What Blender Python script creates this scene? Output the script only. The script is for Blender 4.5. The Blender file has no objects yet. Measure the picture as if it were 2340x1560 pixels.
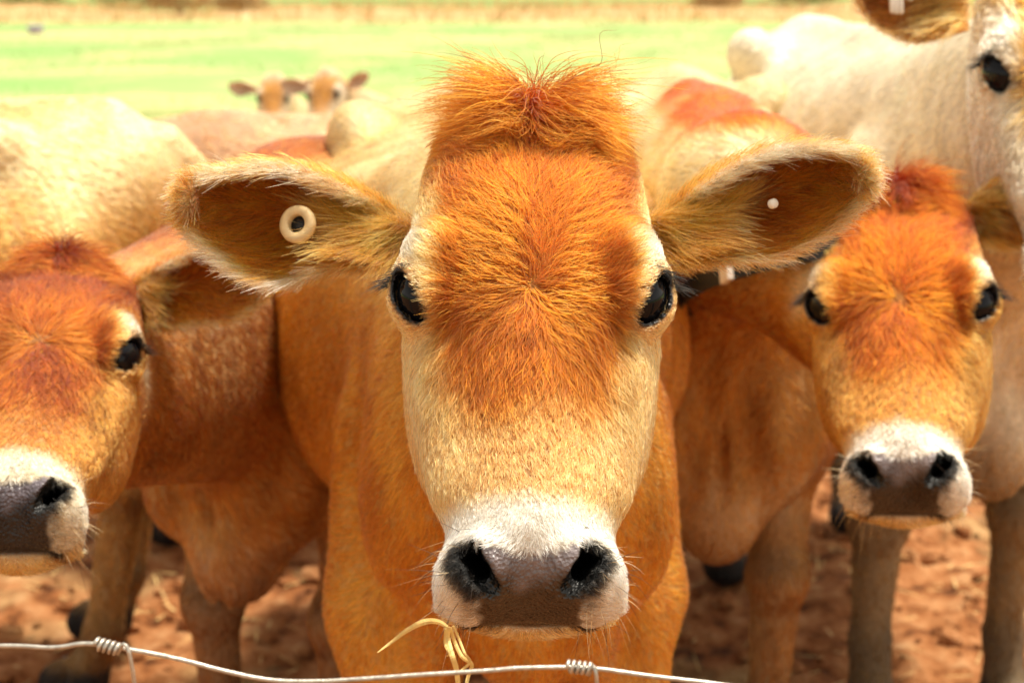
import bpy, math
import numpy as np
from mathutils import Vector, Matrix

SC = bpy.context.scene
COL = SC.collection
rng = np.random.default_rng(11)
FUR = 1.0        # share of the full hair count
R = math.radians

# ---------------------------------------------------------------- camera
CAM_Z, FPX, TILT = 1.35, 3250.0, math.atan2(850.0, 3250.0)     # FPX: focal length in photo pixels (2340 wide)
cd = bpy.data.cameras.new('camera'); cam = bpy.data.objects.new('camera', cd); COL.objects.link(cam)
cam.location = (0, 0, CAM_Z); cam.rotation_euler = (R(90) - TILT, 0, 0)
cd.sensor_width = 36.0; cd.lens = 36.0 * FPX / 2340.0
cd.clip_start = .05; cd.clip_end = 3000
cd.dof.use_dof = True; cd.dof.focus_distance = 1.03; cd.dof.aperture_fstop = 6.7
SC.camera = cam
FW = np.array([0, math.cos(TILT), -math.sin(TILT)]); UP = np.array([0, math.sin(TILT), math.cos(TILT)]); RT = np.array([1., 0, 0])
C0 = np.array([0, 0, CAM_Z])

def at(px, py, d):
    """world point seen at photo pixel (px, py) at distance d along the optical axis"""
    return C0 + d * (FW + RT * ((px - 1170) / FPX) + UP * ((780 - py) / FPX))

# ---------------------------------------------------------------- sky, sun, exposure
SUN_EL, SUN_AZ = R(75), R(58)          # azimuth: from +Y towards +X
w = bpy.data.worlds.new('World'); SC.world = w; w.use_nodes = True
nt = w.node_tree; nt.nodes.clear()
sky = nt.nodes.new('ShaderNodeTexSky'); sky.sky_type = 'NISHITA'; sky.sun_disc = False
sky.sun_elevation = SUN_EL; sky.sun_rotation = SUN_AZ; sky.dust_density = 1.5; sky.air_density = 1.0; sky.ozone_density = .6
bg = nt.nodes.new('ShaderNodeBackground'); bg.inputs['Strength'].default_value = .14
wo = nt.nodes.new('ShaderNodeOutputWorld')
hs = nt.nodes.new('ShaderNodeHueSaturation'); hs.inputs['Saturation'].default_value = .12      # hazy white sky
wm = nt.nodes.new('ShaderNodeMix'); wm.data_type = 'RGBA'; wm.blend_type = 'MULTIPLY'; wm.inputs['Factor'].default_value = 1; wm.inputs['B'].default_value = (1, .93, .80, 1)      # dusty air
nt.links.new(sky.outputs['Color'], hs.inputs['Color']); nt.links.new(hs.outputs['Color'], wm.inputs['A']); nt.links.new(wm.outputs['Result'], bg.inputs['Color']); nt.links.new(bg.outputs['Background'], wo.inputs['Surface'])
sl = bpy.data.lights.new('sun', 'SUN'); sun = bpy.data.objects.new('sun', sl); COL.objects.link(sun)
sl.energy = 3.8; sl.angle = R(7.0); sl.color = (1.0, .92, .78)
sd = Vector((math.cos(SUN_EL) * math.sin(SUN_AZ), math.cos(SUN_EL) * math.cos(SUN_AZ), math.sin(SUN_EL)))
sun.rotation_euler = sd.to_track_quat('Z', 'Y').to_euler()
SC.view_settings.view_transform = 'Standard'; SC.view_settings.look = 'None'
SC.view_settings.exposure = 0.75; SC.view_settings.gamma = 1.0
SC.render.engine = 'CYCLES'
SC.cycles.max_bounces = 8; SC.cycles.transmission_bounces = 6; SC.cycles.diffuse_bounces = 4; SC.cycles.glossy_bounces = 4
SC.cycles_curves.shape = 'RIBBONS'; SC.cycles_curves.subdivisions = 2

# ---------------------------------------------------------------- object helpers
def tag(o, label=None, cat=None, group=None, kind=None):
    if label: o['label'] = label
    if cat: o['category'] = cat
    if group: o['group'] = group
    if kind: o['kind'] = kind
    return o

def empty(name, loc):
    o = bpy.data.objects.new(name, None); COL.objects.link(o); o.location = loc; o.empty_display_size = .1
    return o

def put(o, parent=None):
    COL.objects.link(o)
    if parent is not None:
        o.parent = parent
        o.matrix_parent_inverse = Matrix.Translation(-Vector(parent.location))
    return o

def mesh_obj(name, V, F, mat, parent=None, smooth=True):
    """V (n,3); F list of faces or (m,4)/(m,3) array"""
    me = bpy.data.meshes.new(name)
    V = np.asarray(V, np.float32)
    if isinstance(F, np.ndarray):
        k = F.shape[1]; m = len(F)
        me.vertices.add(len(V)); me.vertices.foreach_set('co', V.ravel())
        me.loops.add(m * k); me.loops.foreach_set('vertex_index', F.astype(np.int32).ravel())
        me.polygons.add(m); me.polygons.foreach_set('loop_start', np.arange(0, m * k, k, dtype=np.int32))
        me.update(calc_edges=True)
    else:
        me.from_pydata([tuple(v) for v in V], [], [tuple(f) for f in F])
    if smooth and len(me.polygons):
        me.polygons.foreach_set('use_smooth', np.ones(len(me.polygons), bool))
    me.materials.append(mat)
    return put(bpy.data.objects.new(name, me), parent)

def tube(pts, rad, n=8, caps=True):
    pts = np.asarray(pts, float); m = len(pts)
    rad = np.full(m, rad) if np.isscalar(rad) else np.asarray(rad, float)
    t = np.gradient(pts, axis=0); t /= np.linalg.norm(t, axis=1)[:, None]
    u = np.cross(t[0], [0.3, .2, 1.0]); u /= np.linalg.norm(u)
    V = []
    for i in range(m):
        u = u - t[i] * np.dot(u, t[i]); u /= np.linalg.norm(u); v = np.cross(t[i], u)
        for k in range(n):
            a = 2 * math.pi * k / n
            V.append(pts[i] + rad[i] * (math.cos(a) * u + math.sin(a) * v))
    F = []
    for i in range(m - 1):
        for k in range(n):
            F.append((i * n + k, i * n + (k + 1) % n, (i + 1) * n + (k + 1) % n, (i + 1) * n + k))
    if caps:
        F.append(tuple(range(n))[::-1]); F.append(tuple(range((m - 1) * n, m * n)))
    return V, F

def join(parts):
    V, F = [], []
    for v, f in parts:
        o = len(V); V += list(v); F += [tuple(i + o for i in q) for q in f]
    return V, F

def spline(pts, n):
    pts = np.asarray(pts, float); P = np.vstack([2 * pts[0] - pts[1], pts, 2 * pts[-1] - pts[-2]])
    t = np.linspace(0, len(pts) - 1, n); i = np.minimum(t.astype(int), len(pts) - 2); f = (t - i)[:, None]
    a, b, c, d = P[i], P[i + 1], P[i + 2], P[i + 3]
    return .5 * (2 * b + (c - a) * f + (2 * a - 5 * b + 4 * c - d) * f ** 2 + (3 * b - a - 3 * c + d) * f ** 3)

# ---------------------------------------------------------------- materials
def material(name):
    m = bpy.data.materials.new(name); m.use_nodes = True
    n = m.node_tree; b = n.nodes['Principled BSDF']
    return m, n, b

def simple(name, col, rough=.6, metal=0, bump=0, scale=60, var=.15):
    m, n, b = material(name)
    b.inputs['Roughness'].default_value = rough; b.inputs['Metallic'].default_value = metal
    tc = n.nodes.new('ShaderNodeTexCoord'); no = n.nodes.new('ShaderNodeTexNoise'); no.inputs['Scale'].default_value = scale; no.inputs['Detail'].default_value = 5
    n.links.new(tc.outputs['Object'], no.inputs['Vector'])
    r = n.nodes.new('ShaderNodeValToRGB'); r.color_ramp.elements[0].position = .3; r.color_ramp.elements[1].position = .7
    r.color_ramp.elements[0].color = (*[c * (1 - var) for c in col], 1); r.color_ramp.elements[1].color = (*[min(1, c * (1 + var)) for c in col], 1)
    n.links.new(no.outputs['Fac'], r.inputs['Fac']); n.links.new(r.outputs['Color'], b.inputs['Base Color'])
    if bump:
        bp = n.nodes.new('ShaderNodeBump'); bp.inputs['Strength'].default_value = bump; bp.inputs['Distance'].default_value = .003
        n.links.new(no.outputs['Fac'], bp.inputs['Height']); n.links.new(bp.outputs['Normal'], b.inputs['Normal'])
    return m

def make_fur():
    m = bpy.data.materials.new('fur'); m.use_nodes = True; n = m.node_tree; n.nodes.clear()
    at_ = n.nodes.new('ShaderNodeAttribute'); at_.attribute_name = 'coat'
    h = n.nodes.new('ShaderNodeBsdfHairPrincipled'); h.model = 'CHIANG'; h.parametrization = 'COLOR'
    h.inputs['Roughness'].default_value = .55; h.inputs['Radial Roughness'].default_value = .85; h.inputs['IOR'].default_value = 1.34; h.inputs['Coat'].default_value = 0
    h.inputs['Random Roughness'].default_value = .2
    o = n.nodes.new('ShaderNodeOutputMaterial')
    gm = n.nodes.new('ShaderNodeGamma'); gm.inputs['Gamma'].default_value = 1.55
    n.links.new(at_.outputs['Color'], gm.inputs['Color']); n.links.new(gm.outputs['Color'], h.inputs['Color']); n.links.new(h.outputs[0], o.inputs['Surface'])
    return m

def make_skin():
    m, n, b = material('hide')
    c = n.nodes.new('ShaderNodeAttribute'); c.attribute_name = 'coat'
    ba = n.nodes.new('ShaderNodeAttribute'); ba.attribute_name = 'bare'
    tc = n.nodes.new('ShaderNodeTexCoord')
    no = n.nodes.new('ShaderNodeTexNoise'); no.inputs['Scale'].default_value = 130; no.inputs['Detail'].default_value = 6
    vo = n.nodes.new('ShaderNodeTexVoronoi'); vo.inputs['Scale'].default_value = 330
    n.links.new(tc.outputs['Object'], no.inputs['Vector']); n.links.new(tc.outputs['Object'], vo.inputs['Vector'])
    mx = n.nodes.new('ShaderNodeMix'); mx.data_type = 'RGBA'; mx.blend_type = 'MULTIPLY'; mx.inputs['Factor'].default_value = 1
    mr = n.nodes.new('ShaderNodeMapRange'); mr.inputs['From Min'].default_value = .3; mr.inputs['From Max'].default_value = .7
    mr.inputs['To Min'].default_value = .74; mr.inputs['To Max'].default_value = 1.14
    n.links.new(no.outputs['Fac'], mr.inputs['Value'])
    n.links.new(c.outputs['Color'], mx.inputs['A']); n.links.new(mr.outputs['Result'], mx.inputs['B'])
    n.links.new(mx.outputs['Result'], b.inputs['Base Color'])
    rr = n.nodes.new('ShaderNodeMapRange'); rr.inputs['To Min'].default_value = .9; rr.inputs['To Max'].default_value = .30
    n.links.new(ba.outputs['Fac'], rr.inputs['Value']); n.links.new(rr.outputs['Result'], b.inputs['Roughness'])
    ad = n.nodes.new('ShaderNodeMath'); ad.operation = 'MULTIPLY_ADD'; ad.inputs[1].default_value = 1.1
    n.links.new(vo.outputs['Distance'], ad.inputs[0]); n.links.new(no.outputs['Fac'], ad.inputs[2])
    bp = n.nodes.new('ShaderNodeBump'); bp.inputs['Strength'].default_value = .7; bp.inputs['Distance'].default_value = .0022
    n.links.new(ad.outputs[0], bp.inputs['Height']); n.links.new(bp.outputs['Normal'], b.inputs['Normal'])
    return m

def make_ear():
    m = bpy.data.materials.new('ear_skin'); m.use_nodes = True; n = m.node_tree; n.nodes.clear()
    c = n.nodes.new('ShaderNodeAttribute'); c.attribute_name = 'coat'
    d = n.nodes.new('ShaderNodeBsdfDiffuse'); t = n.nodes.new('ShaderNodeBsdfTranslucent'); x = n.nodes.new('ShaderNodeMixShader'); x.inputs[0].default_value = .25
    n.links.new(c.outputs['Color'], t.inputs['Color'])
    o = n.nodes.new('ShaderNodeOutputMaterial')
    n.links.new(c.outputs['Color'], d.inputs['Color']); n.links.new(d.outputs[0], x.inputs[1]); n.links.new(t.outputs[0], x.inputs[2]); n.links.new(x.outputs[0], o.inputs['Surface'])
    return m
FURM, SKIN, EARM = make_fur(), make_skin(), make_ear()
EYEM, en, eb = material('eye'); eb.inputs['Base Color'].default_value = (.004, .004, .006, 1); eb.inputs['Roughness'].default_value = .05; eb.inputs['IOR'].default_value = 1.30
HORN = simple('hoof_horn', (.03, .025, .02), .5)
TAGM = simple('tag_plastic', (.62, .45, .23), .5, bump=.1, scale=160, var=.12)
TAGW = simple('white_plastic', (.80, .74, .66), .45, var=.06)
BLACK = simple('black_rubber', (.008, .008, .009), .6)
INK = simple('ink', (.18, .11, .04), .8)

# ---------------------------------------------------------------- distance fields
f32 = np.float32
def ell(P, c, r, rot=None):
    q = P - np.asarray(c, f32)
    if rot is not None: q = q @ np.asarray(rot, f32)
    r = np.asarray(r, f32)
    k0 = np.sqrt(((q / r) ** 2).sum(-1)); k1 = np.sqrt(((q / (r * r)) ** 2).sum(-1)) + 1e-6
    return k0 * (k0 - 1) / k1

def cone(P, a, b, ra, rb):
    a = np.asarray(a, f32); b = np.asarray(b, f32); ba = b - a; pa = P - a
    h = np.clip((pa @ ba) / f32(ba @ ba), 0, 1)
    q = pa - h[:, None] * ba
    return np.sqrt((q * q).sum(-1)) - (ra + h * (rb - ra)).astype(f32)

def smin(a, b, k):
    h = np.clip(.5 + .5 * (b - a) / k, 0, 1)
    return b + (a - b) * h - k * h * (1 - h)

def smax(a, b, k): return -smin(-a, -b, k)

def chain(P, pts, rad, k=.02):
    d = None
    for i in range(len(pts) - 1):
        e = cone(P, pts[i], pts[i + 1], rad[i], rad[i + 1])
        d = e if d is None else smin(d, e, k)
    return d

class Lut:
    """smooth table of station values"""
    def __init__(s, t, *cols):
        t = np.asarray(t, float); s.t = np.linspace(t[0], t[-1], 240)
        s.c = []
        for c in cols:
            c = np.asarray(c, float); m = np.gradient(c, t)
            i = np.clip(np.searchsorted(t, s.t, 'right') - 1, 0, len(t) - 2); hh = t[i + 1] - t[i]; u = (s.t - t[i]) / hh
            s.c.append((2 * u ** 3 - 3 * u ** 2 + 1) * c[i] + (u ** 3 - 2 * u ** 2 + u) * hh * m[i] + (-2 * u ** 3 + 3 * u ** 2) * c[i + 1] + (u ** 3 - u ** 2) * hh * m[i + 1])
    def __call__(s, x): return [np.interp(x, s.t, c).astype(f32) for c in s.c]

def loft(u, t, x, lut, t0, t1, rnd, p):
    """cross-section: u sideways, x in depth between the two profiles, along t"""
    a, lo, hi = lut(np.clip(t, t0, t1))
    c = .5 * (lo + hi); d = np.maximum(.5 * (hi - lo) - rnd, .010); a = np.maximum(a - rnd, .010)
    au = np.abs(u) + 1e-5; av = np.abs(x - c) + 1e-5
    k0 = ((au / a) ** p + (av / d) ** p) ** (1 / p)
    gr = k0 ** (1 - p) * np.sqrt((au ** (p - 1) / a ** p) ** 2 + (av ** (p - 1) / d ** p) ** 2)
    f = np.maximum((k0 - 1) / gr, -np.minimum(a, d))
    g = np.abs(t - .5 * (t0 + t1)) - (.5 * (t1 - t0) - rnd)
    return np.sqrt(np.maximum(f, 0) ** 2 + np.maximum(g, 0) ** 2) + np.minimum(np.maximum(f, g), 0) - rnd

# ---------------------------------------------------------------- the head, in its own frame:
# x to the viewer's right, y into the head, z from muzzle to poll; origin at the whorl between the eyes
HZ = [-.2446, -.236, -.223, -.2, -.176, -.154, -.122, -.088, -.046, -.013, .02, .055, .090, .120, .150, .178]
HA = [.055, .060, .0635, .0605, .0615, .068, .0755, .081, .091, .0975, .101, .101, .098, .094, .088, .074]
HF = [.046, .028, .010, -.001, -.002, .0, .003, .005, .004, .0, -.003, -.003, .002, .012, .028, .055]
HB = [.085, .092, .098, .10, .104, .11, .125, .14, .155, .165, .17, .17, .165, .155, .14, .12]
HEADL = Lut(HZ, HA, HF, HB)
EYE = np.array([.0860, .0290, .004]); EYER = np.array([.0190, .0235, .0235])
ca, sa = math.cos(R(14)), math.sin(R(14))
EYEROT = np.array([[ca, 0, sa], [0, 1, 0], [-sa, 0, ca]])          # columns: local axes (right eye, mirrored for the left)
NOSTRIL = [(.0455, -.003, -.1990), (.0440, .000, -.2085), (.0365, .002, -.2205), (.0265, .007, -.2325)]

MOUTH = [(.0, .060, -.248), (.035, .066, -.243), (.058, .080, -.226), (.062, .10, -.203)]
EL = np.array([math.sin(R(27)), 0, math.cos(R(27))]); ED = np.array([.62, -.78, 0.]); ED = ED - EL * (ED @ EL); ED /= np.linalg.norm(ED); ET = np.cross(EL, ED)
LIDROT = np.stack([ET, ED, EL], 1); LIDC = EYE + ED * .020 + np.array([.001, 0, -.001]); LIDR = np.array([.0102, .032, .0222])
def head_sdf(q):
    x, y, z = np.abs(q[:, 0]), q[:, 1], q[:, 2]
    Q = np.stack([x, y, z], -1)
    d = loft(x, z, y, HEADL, -.2446, .178, .022, 2.5)
    d = smin(d, ell(Q, (.080, .026, .036), (.022, .030, .026)), .022)
    d = smin(d, ell(Q, (.058, .108, -.055), (.038, .058, .085)), .03)
    d = smin(d, ell(Q, (.035, .034, -.219), (.030, .036, .026)), .014)
    d = smin(d, ell(Q, (0, .083, -.217), (.044, .032, .028)), .012)
    d = smin(d, ell(Q, (0, .062, .165), (.056, .05, .034)), .03)
    d = smin(d, cone(Q, (.080, .050, -.030), (.058, .040, -.15), .014, .012), .022)           # facial crest
    d = smin(d, cone(Q, (0, .026, -.05), (0, .026, -.18), .028, .034), .02)
    d = smax(d, -cone(Q, (.074, .008, -.022), (.056, -.002, -.085), .009, .006), .024)
    d = smin(d, ell(Q, EYE, EYER + .0065, EYEROT), .012)
    d = smin(d, cone(Q, EYE + ET * -.004 + EL * .019 + ED * .010, EYE + EL * -.004 + ET * -.019 + ED * .009, .0085, .006), .010)   # upper lid hood
    d = smax(d, -ell(Q, LIDC, LIDR, LIDROT), .004)
    d = smax(d, -ell(Q, EYE, EYER + .0008, EYEROT), .002)
    d = smin(d, ell(Q, (.031, .006, -.211), (.016, .013, .015)), .010)
    d = smax(d, -chain(Q, NOSTRIL, [.0062, .0088, .0080, .0052], .004), .004)
    d = smax(d, -cone(Q, (.0425, .006, -.210), (.03, .06, -.19), .0070, .007), .004)
    d = smax(d, -cone(Q, (.0360, .006, -.221), (.026, .05, -.20), .0065, .006), .004)
    d = smax(d, -chain(Q, MOUTH, [.001, .0012, .0012, .001], .003), .009)
    return d

def sstep(a, b, x):
    t = np.clip((x - a) / (b - a), 0, 1); return t * t * (3 - 2 * t)

WV = rng.normal(size=(24, 3)); PH = rng.uniform(0, 6.28, 24)
def vnoise(P, freq, s=0):
    """cheap band-limited noise in -1..1"""
    o = np.zeros(len(P))
    for i in range(6):
        k = (i + s) % 24; o += np.sin(P @ (WV[k] * freq) + PH[k] + s)
    return o / 3.0

def mixc(c, col, m):
    return c + (np.asarray(col) - c) * m[:, None]

def nostril_dist(q):
    Q = np.stack([np.abs(q[:, 0]), q[:, 1], q[:, 2]], -1).astype(f32)
    d = chain(Q, NOSTRIL, [.0062, .0088, .0080, .0052], .004)
    return np.minimum(d, np.minimum(cone(Q, (.0425, .010, -.210), (.03, .06, -.19), .0082, .009), cone(Q, (.0360, .010, -.221), (.026, .05, -.20), .0078, .008)))

def pad_mask(q):
    """bare nose pad"""
    x, z = np.abs(q[:, 0]), q[:, 2]
    wid = np.interp(z, [-.25, -.24, -.232, -.222, -.21, -.198], [.036, .037, .030, .031, .038, .036])
    top = -.2045 - .004 * np.cos(x * 60)
    return sstep(.0045, -.0045, x - wid + .0016 * vnoise(q, 240, 3)) * sstep(.005, -.005, z - top + .002 * vnoise(q, 400, 5)) * sstep(.070, .062, q[:, 1])

def lid_dist(q):
    Q = np.stack([np.abs(q[:, 0]), q[:, 1], q[:, 2]], -1).astype(f32)
    return ell(Q, LIDC, LIDR, LIDROT)

def eye_dist(q):
    Q = np.stack([np.abs(q[:, 0]), q[:, 1], q[:, 2]], -1).astype(f32)
    return ell(Q, EYE, EYER, EYEROT)

def head_color(q, pal):
    x, y, z = q[:, 0], q[:, 1], q[:, 2]; ax = np.abs(x)
    n = vnoise(q, 60, 2) * .5 + vnoise(q, 150, 5) * .5
    c = np.tile(np.asarray(pal['cheek'], float), (len(q), 1))
    # orange forehead panel with its pointed lower end
    wid = np.interp(z, [-.13, -.10, -.06, -.03, 0, .05, .10, .2], [.040, .052, .058, .060, .064, .072, .084, .2])
    m = sstep(.018, -.018, ax - wid + .012 * n) * sstep(-.145, -.055, z + .016 * n)
    mn = sstep(-.16, -.10, z + .01 * n) * sstep(.055, .02, ax)
    c = mixc(c, pal['nose'], sstep(.062, .03, ax + .006 * n) * sstep(-.02, -.06, z) * .9)
    c = mixc(c, pal['front'], np.maximum(m, mn * .35))
    c = mixc(c, pal['poll'], sstep(.085, .155, z + .02 * n))
    c = mixc(c, np.asarray(pal['front']) * .82, sstep(.05, .0, np.hypot(ax - .0, (z - .0) * .8)) * .25)
    # pale brow above and outside the eye, dark patch under its inner corner
    c = mixc(c, pal['pale'], np.exp(-((ax - .092) / .014) ** 2 - ((z - .043) / .020) ** 2) * .95)
    c = mixc(c, pal['pale'], sstep(.084, .097, ax) * sstep(.10, .06, z) * sstep(.02, .04, z) * .7)
    c = mixc(c, pal['shade'], np.exp(-((ax - .063) / .012) ** 2 - ((z + .058 + (ax - .063) * -.8) / .022) ** 2) * pal.get('smut', .5))
    c = mixc(c, pal['shade'], np.exp(-((ax - .07) / .016) ** 2 - ((z + .10) / .03) ** 2) * pal.get('smut2', .25))
    # white muzzle ring
    ring = sstep(-.158, -.186, z + .006 * n + .10 * (np.abs(ax - .036) - .02)) 
    c = mixc(c, pal['muzzle'], ring)
    c = mixc(c, pal['chin'], np.maximum(sstep(.085, .11, y) * sstep(-.14, -.2, z) * .7, sstep(.058, .072, y) * sstep(-.222, -.236, z) * .9))
    nd = nostril_dist(q)
    dk = sstep(.0115, .004, nd + .003 * n) * sstep(-.004, .004, ax - np.interp(z, [-.24, -.2335, -.2205, -.2085, -.195], [.020, .0255, .0365, .0440, .046]))
    c = mixc(c, (.018, .017, .018), dk * .95)
    lowd = np.exp(-((ax - .041) / .0065) ** 2 - ((z + .235) / .013) ** 2)
    c = mixc(c, (.03, .028, .026), lowd * .8)
    md = chain(np.stack([ax, y, z], -1).astype(f32), MOUTH, [0, 0, 0, 0], .003)
    c = mixc(c, (.012, .01, .01), sstep(.006, .002, md) * .9)  # shadow line of the mouth crease, drawn in colour
    p = pad_mask(q)
    pc = mixc(np.tile(np.array(pal['pad']), (len(q), 1)), pal['padlow'], sstep(-.216, -.232, z + .006 * n))
    c = c + (pc - c) * p[:, None]
    c = mixc(c, (.006, .006, .006), sstep(.0032, .0008, nd))  # darkness of the nostril hollow put into the colour
    ed = eye_dist(q)
    ld = lid_dist(q)
    c = mixc(c, (.008, .007, .008), sstep(.0045, .0020, ld) * sstep(.02, .012, ed))
    c = mixc(c, (.02, .016, .012), np.exp(-((ax - .084) / .009) ** 2 - ((z + .017) / .006) ** 2) * .9 * sstep(.03, .015, ed))
    return np.clip(c * (1 + .10 * n)[:, None], .003, .97)

# ---------------------------------------------------------------- body, in its own frame: u sideways, v rearwards from the chest, z up
BT = [-.06, .0, .1, .3, .55, .8, 1.0, 1.12, 1.2]
BA = [.10, .15, .195, .225, .275, .285, .23, .17, .11]
BTop = [.92, 1.0, 1.06, 1.10, 1.085, 1.09, 1.11, 1.08, 1.0]
BBot = [.66, .56, .50, .47, .44, .47, .56, .66, .76]
def leg_points(front, s, dv=0, du=0):
    if front:
        return [(s * .13, .17, .84), (s * .135, .20, .62), (s * (.115 + du), .13 + dv, .37), (s * (.115 + du), .14 + dv, .14), (s * (.115 + du), .11 + dv, .025)], [.10, .062, .039, .026, .038]
    return [(s * .15, .95, .84), (s * .17, .86, .62), (s * (.13 + du), 1.06 + dv, .44), (s * (.13 + du), 1.0 + dv, .14), (s * (.13 + du), .95 + dv, .025)], [.14, .10, .042, .029, .040]

class Cow:
    def __init__(s, name, label, group, base, rear, hs, height=1.1, width=1.0, head=None, pal=None, h=.008, legs=None, bellow=0., chest=1.0, front=1.0, lw=1.0, refine=1, br=0., rough=.004, lv=0., lt=.10, nmid=None):
        """base: ground point under the chest; rear: heading of the body; hs: head scale; head: (origin, Rmat) with columns x,y,z"""
        s.name, s.pal, s.h, s.hs = name, pal, h, hs
        s.base = np.array(base, float); r = np.array([rear[0], rear[1], 0.]); s.f = r / np.linalg.norm(r)
        s.s = np.array([s.f[1], -s.f[0], 0.]); s.S = height / 1.1; s.Wd = width; s.chest = chest; s.lw = lw; s.refine = refine; s.br = br; s.rough = rough; s.lv = lv; s.lt = lt; s.nmid = nmid
        s.ho, s.hr = np.array(head[0], float), np.array(head[1], float)
        s.legs = legs or {}
        s.root = tag(empty('cow', tuple(s.base)), label, 'cow', group)
        s.lut = Lut(np.array(BT) * s.S, np.array(BA) * s.S * width * np.interp(BT, [.1, .5], [front, 1]), (np.array(BBot) + bellow + np.interp(BT, [.15, .5], [br, 0])) * s.S, np.array(BTop) * s.S)
        s.ears = []
    def bl(s, P):
        q = P - s.base.astype(f32)
        return np.stack([q @ s.s.astype(f32), q @ s.f.astype(f32), q[:, 2]], -1)
    def bw(s, p):
        p = np.asarray(p, float); return s.base + p[0] * s.s + p[1] * s.f + np.array([0, 0, p[2]])
    def hl(s, P): return ((P - s.ho.astype(f32)) @ s.hr.astype(f32)) / f32(s.hs)
    def hw(s, p): return s.ho + (np.asarray(p, float) * s.hs) @ s.hr.T
    def body_sdf(s, P):
        q = s.bl(P); k = s.S
        wq = 1 + np.clip((.76 * k - q[:, 2]) / (.32 * k), 0, 1) ** 1.5 * np.clip(1.25 - q[:, 1] / (.55 * k), .45, 1.1)
        d = loft(q[:, 0] * wq, q[:, 1], q[:, 2], s.lut, -.06 * k, 1.2 * k, .07 * k, 2.2)
        qa = q.copy(); qa[:, 0] = np.abs(q[:, 0])
        d = smin(d, ell(qa, (.145 * k * s.chest, .16 * k, (.74 - (.04 if s.lt < .1 else 0)) * k), np.array([.085 * s.chest, .16, .22]) * k), .05 * k)      # shoulder
        d = smin(d, ell(qa, (.08 * k, .02 * k, (.66 + s.br) * k), np.array([.075, .09, .13]) * k), .05 * k)                        # points of the breast
        d = smin(d, ell(qa, (0, .03 * k, (.53 + s.br) * k), np.array([.065, .10, .10]) * k), .05 * k)                                # brisket
        d = smin(d, ell(qa, (.16 * k, .86 * k, 1.055 * k), np.array([.05, .07, .05]) * k), .05 * k)                            # hook bones
        d = smin(d, cone(q, np.array([0, .25, 1.075]) * k, np.array([0, 1.05, 1.09]) * k, .035 * k, .03 * k), .05 * k)
        for front in (True, False):
            for sgn in (-1, 1):
                dv, du = s.legs.get((front, sgn), (0, 0))
                pts, rr = leg_points(front, sgn, dv, du)
                if front and s.lt < .1: pts = [(pts[0][0], pts[0][1] + .04, .80)] + pts[1:]
                if front: rr = [s.lt] + rr[1:]; pts = [(a_ * s.lw, b_ + s.lv * (c_ < .8), c_) for a_, b_, c_ in pts]
                e = chain(q, np.array(pts) * k, np.array(rr) * k, .03 * k)
                kn = pts[2]; e = smin(e, ell(q, np.array(kn) * k, np.array([.048, .054, .056]) * k), .02 * k)
                hf = np.array(pts[4]) + (0, -.015, .012); e = smin(e, ell(q, hf * k, np.array([.048, .06, .04]) * k), .015 * k)
                d = smin(d, e, (.03 if s.lt < .1 and front else .045) * k)
        # muscle, ribs and loose skin
        rib = sstep(.35, .5, q[:, 1]) * sstep(1., .85, q[:, 1]) * sstep(.55, .7, q[:, 2]) * sstep(1.02, .9, q[:, 2])
        d = d + (s.rough * (vnoise(q.astype(float), 10, 3) + .5 * vnoise(q.astype(float), 22, 6)) + .0035 * rib * np.sin(q[:, 1] * 95 + q[:, 2] * 20)).astype(f32)
        fold = sstep(.22, .05, q[:, 1]) * sstep(.55, .68, q[:, 2]) * sstep(1.05, .9, q[:, 2])
        d = d + (  .0065 * fold * np.sin(qa[:, 0] * 78 + 1.2 * vnoise(q.astype(float), 7, 11) + 8 * q[:, 2])).astype(f32)
        # tail
        d = smin(d, chain(q, np.array([(0, 1.15, 1.04), (0, 1.24, .95), (0, 1.26, .6), (0, 1.25, .35)]) * k, np.array([.035, .022, .016, .02]) * k), .03)
        # neck: crest, middle and throat run from the shoulders to the back of the head
        for a, ra, b, rb in s.neck():
            d = smin(d, cone(P, a, b, ra, rb), .07)
        return d
    def neck(s):
        k = s.S; H = s.hw; hs = s.hs
        if s.nmid is not None:
            M, r = s.nmid; o = []
            for a, ra, b, rb, dz, rm in ((s.bw((0, .30 * k, 1.0 * k)), .105 * k, H((0, .105, .10)), .060 * hs, .035, .80), (s.bw((0, .20 * k, .86 * k)), .135 * k, H((0, .125, .04)), .078 * hs, 0, 1), (s.bw((0, .10 * k, .74 * k)), .12 * k, H((0, .135, -.02)), .060 * hs, -.03, .78)):
                m = M + UP * dz; o += [(a, ra, m, r * rm), (m, r * rm, b, rb)]
            return o
        return [(s.bw((0, .30 * k, 1.0 * k)), .105 * k, H((0, .105, .10)), .060 * hs),
                (s.bw((0, .20 * k, .86 * k)), .135 * k, H((0, .125, .04)), .078 * hs),
                (s.bw((0, .10 * k, .74 * k)), .12 * k, H((0, .135, -.02)), .060 * hs)]
    def sdf(s, P):
        P = np.asarray(P, f32)
        d = s.body_sdf(P)
        dc = np.sqrt(((P - s.hw((0, .07, -.05)).astype(f32)) ** 2).sum(-1))
        near = dc < .42 * s.hs
        if near.any():
            d = d.copy(); d[near] = smin(d[near], head_sdf(s.hl(P[near])) * f32(s.hs), .028 * s.hs)
            # the join must not fill the muzzle, so the head alone rules near its front
        return d
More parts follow.
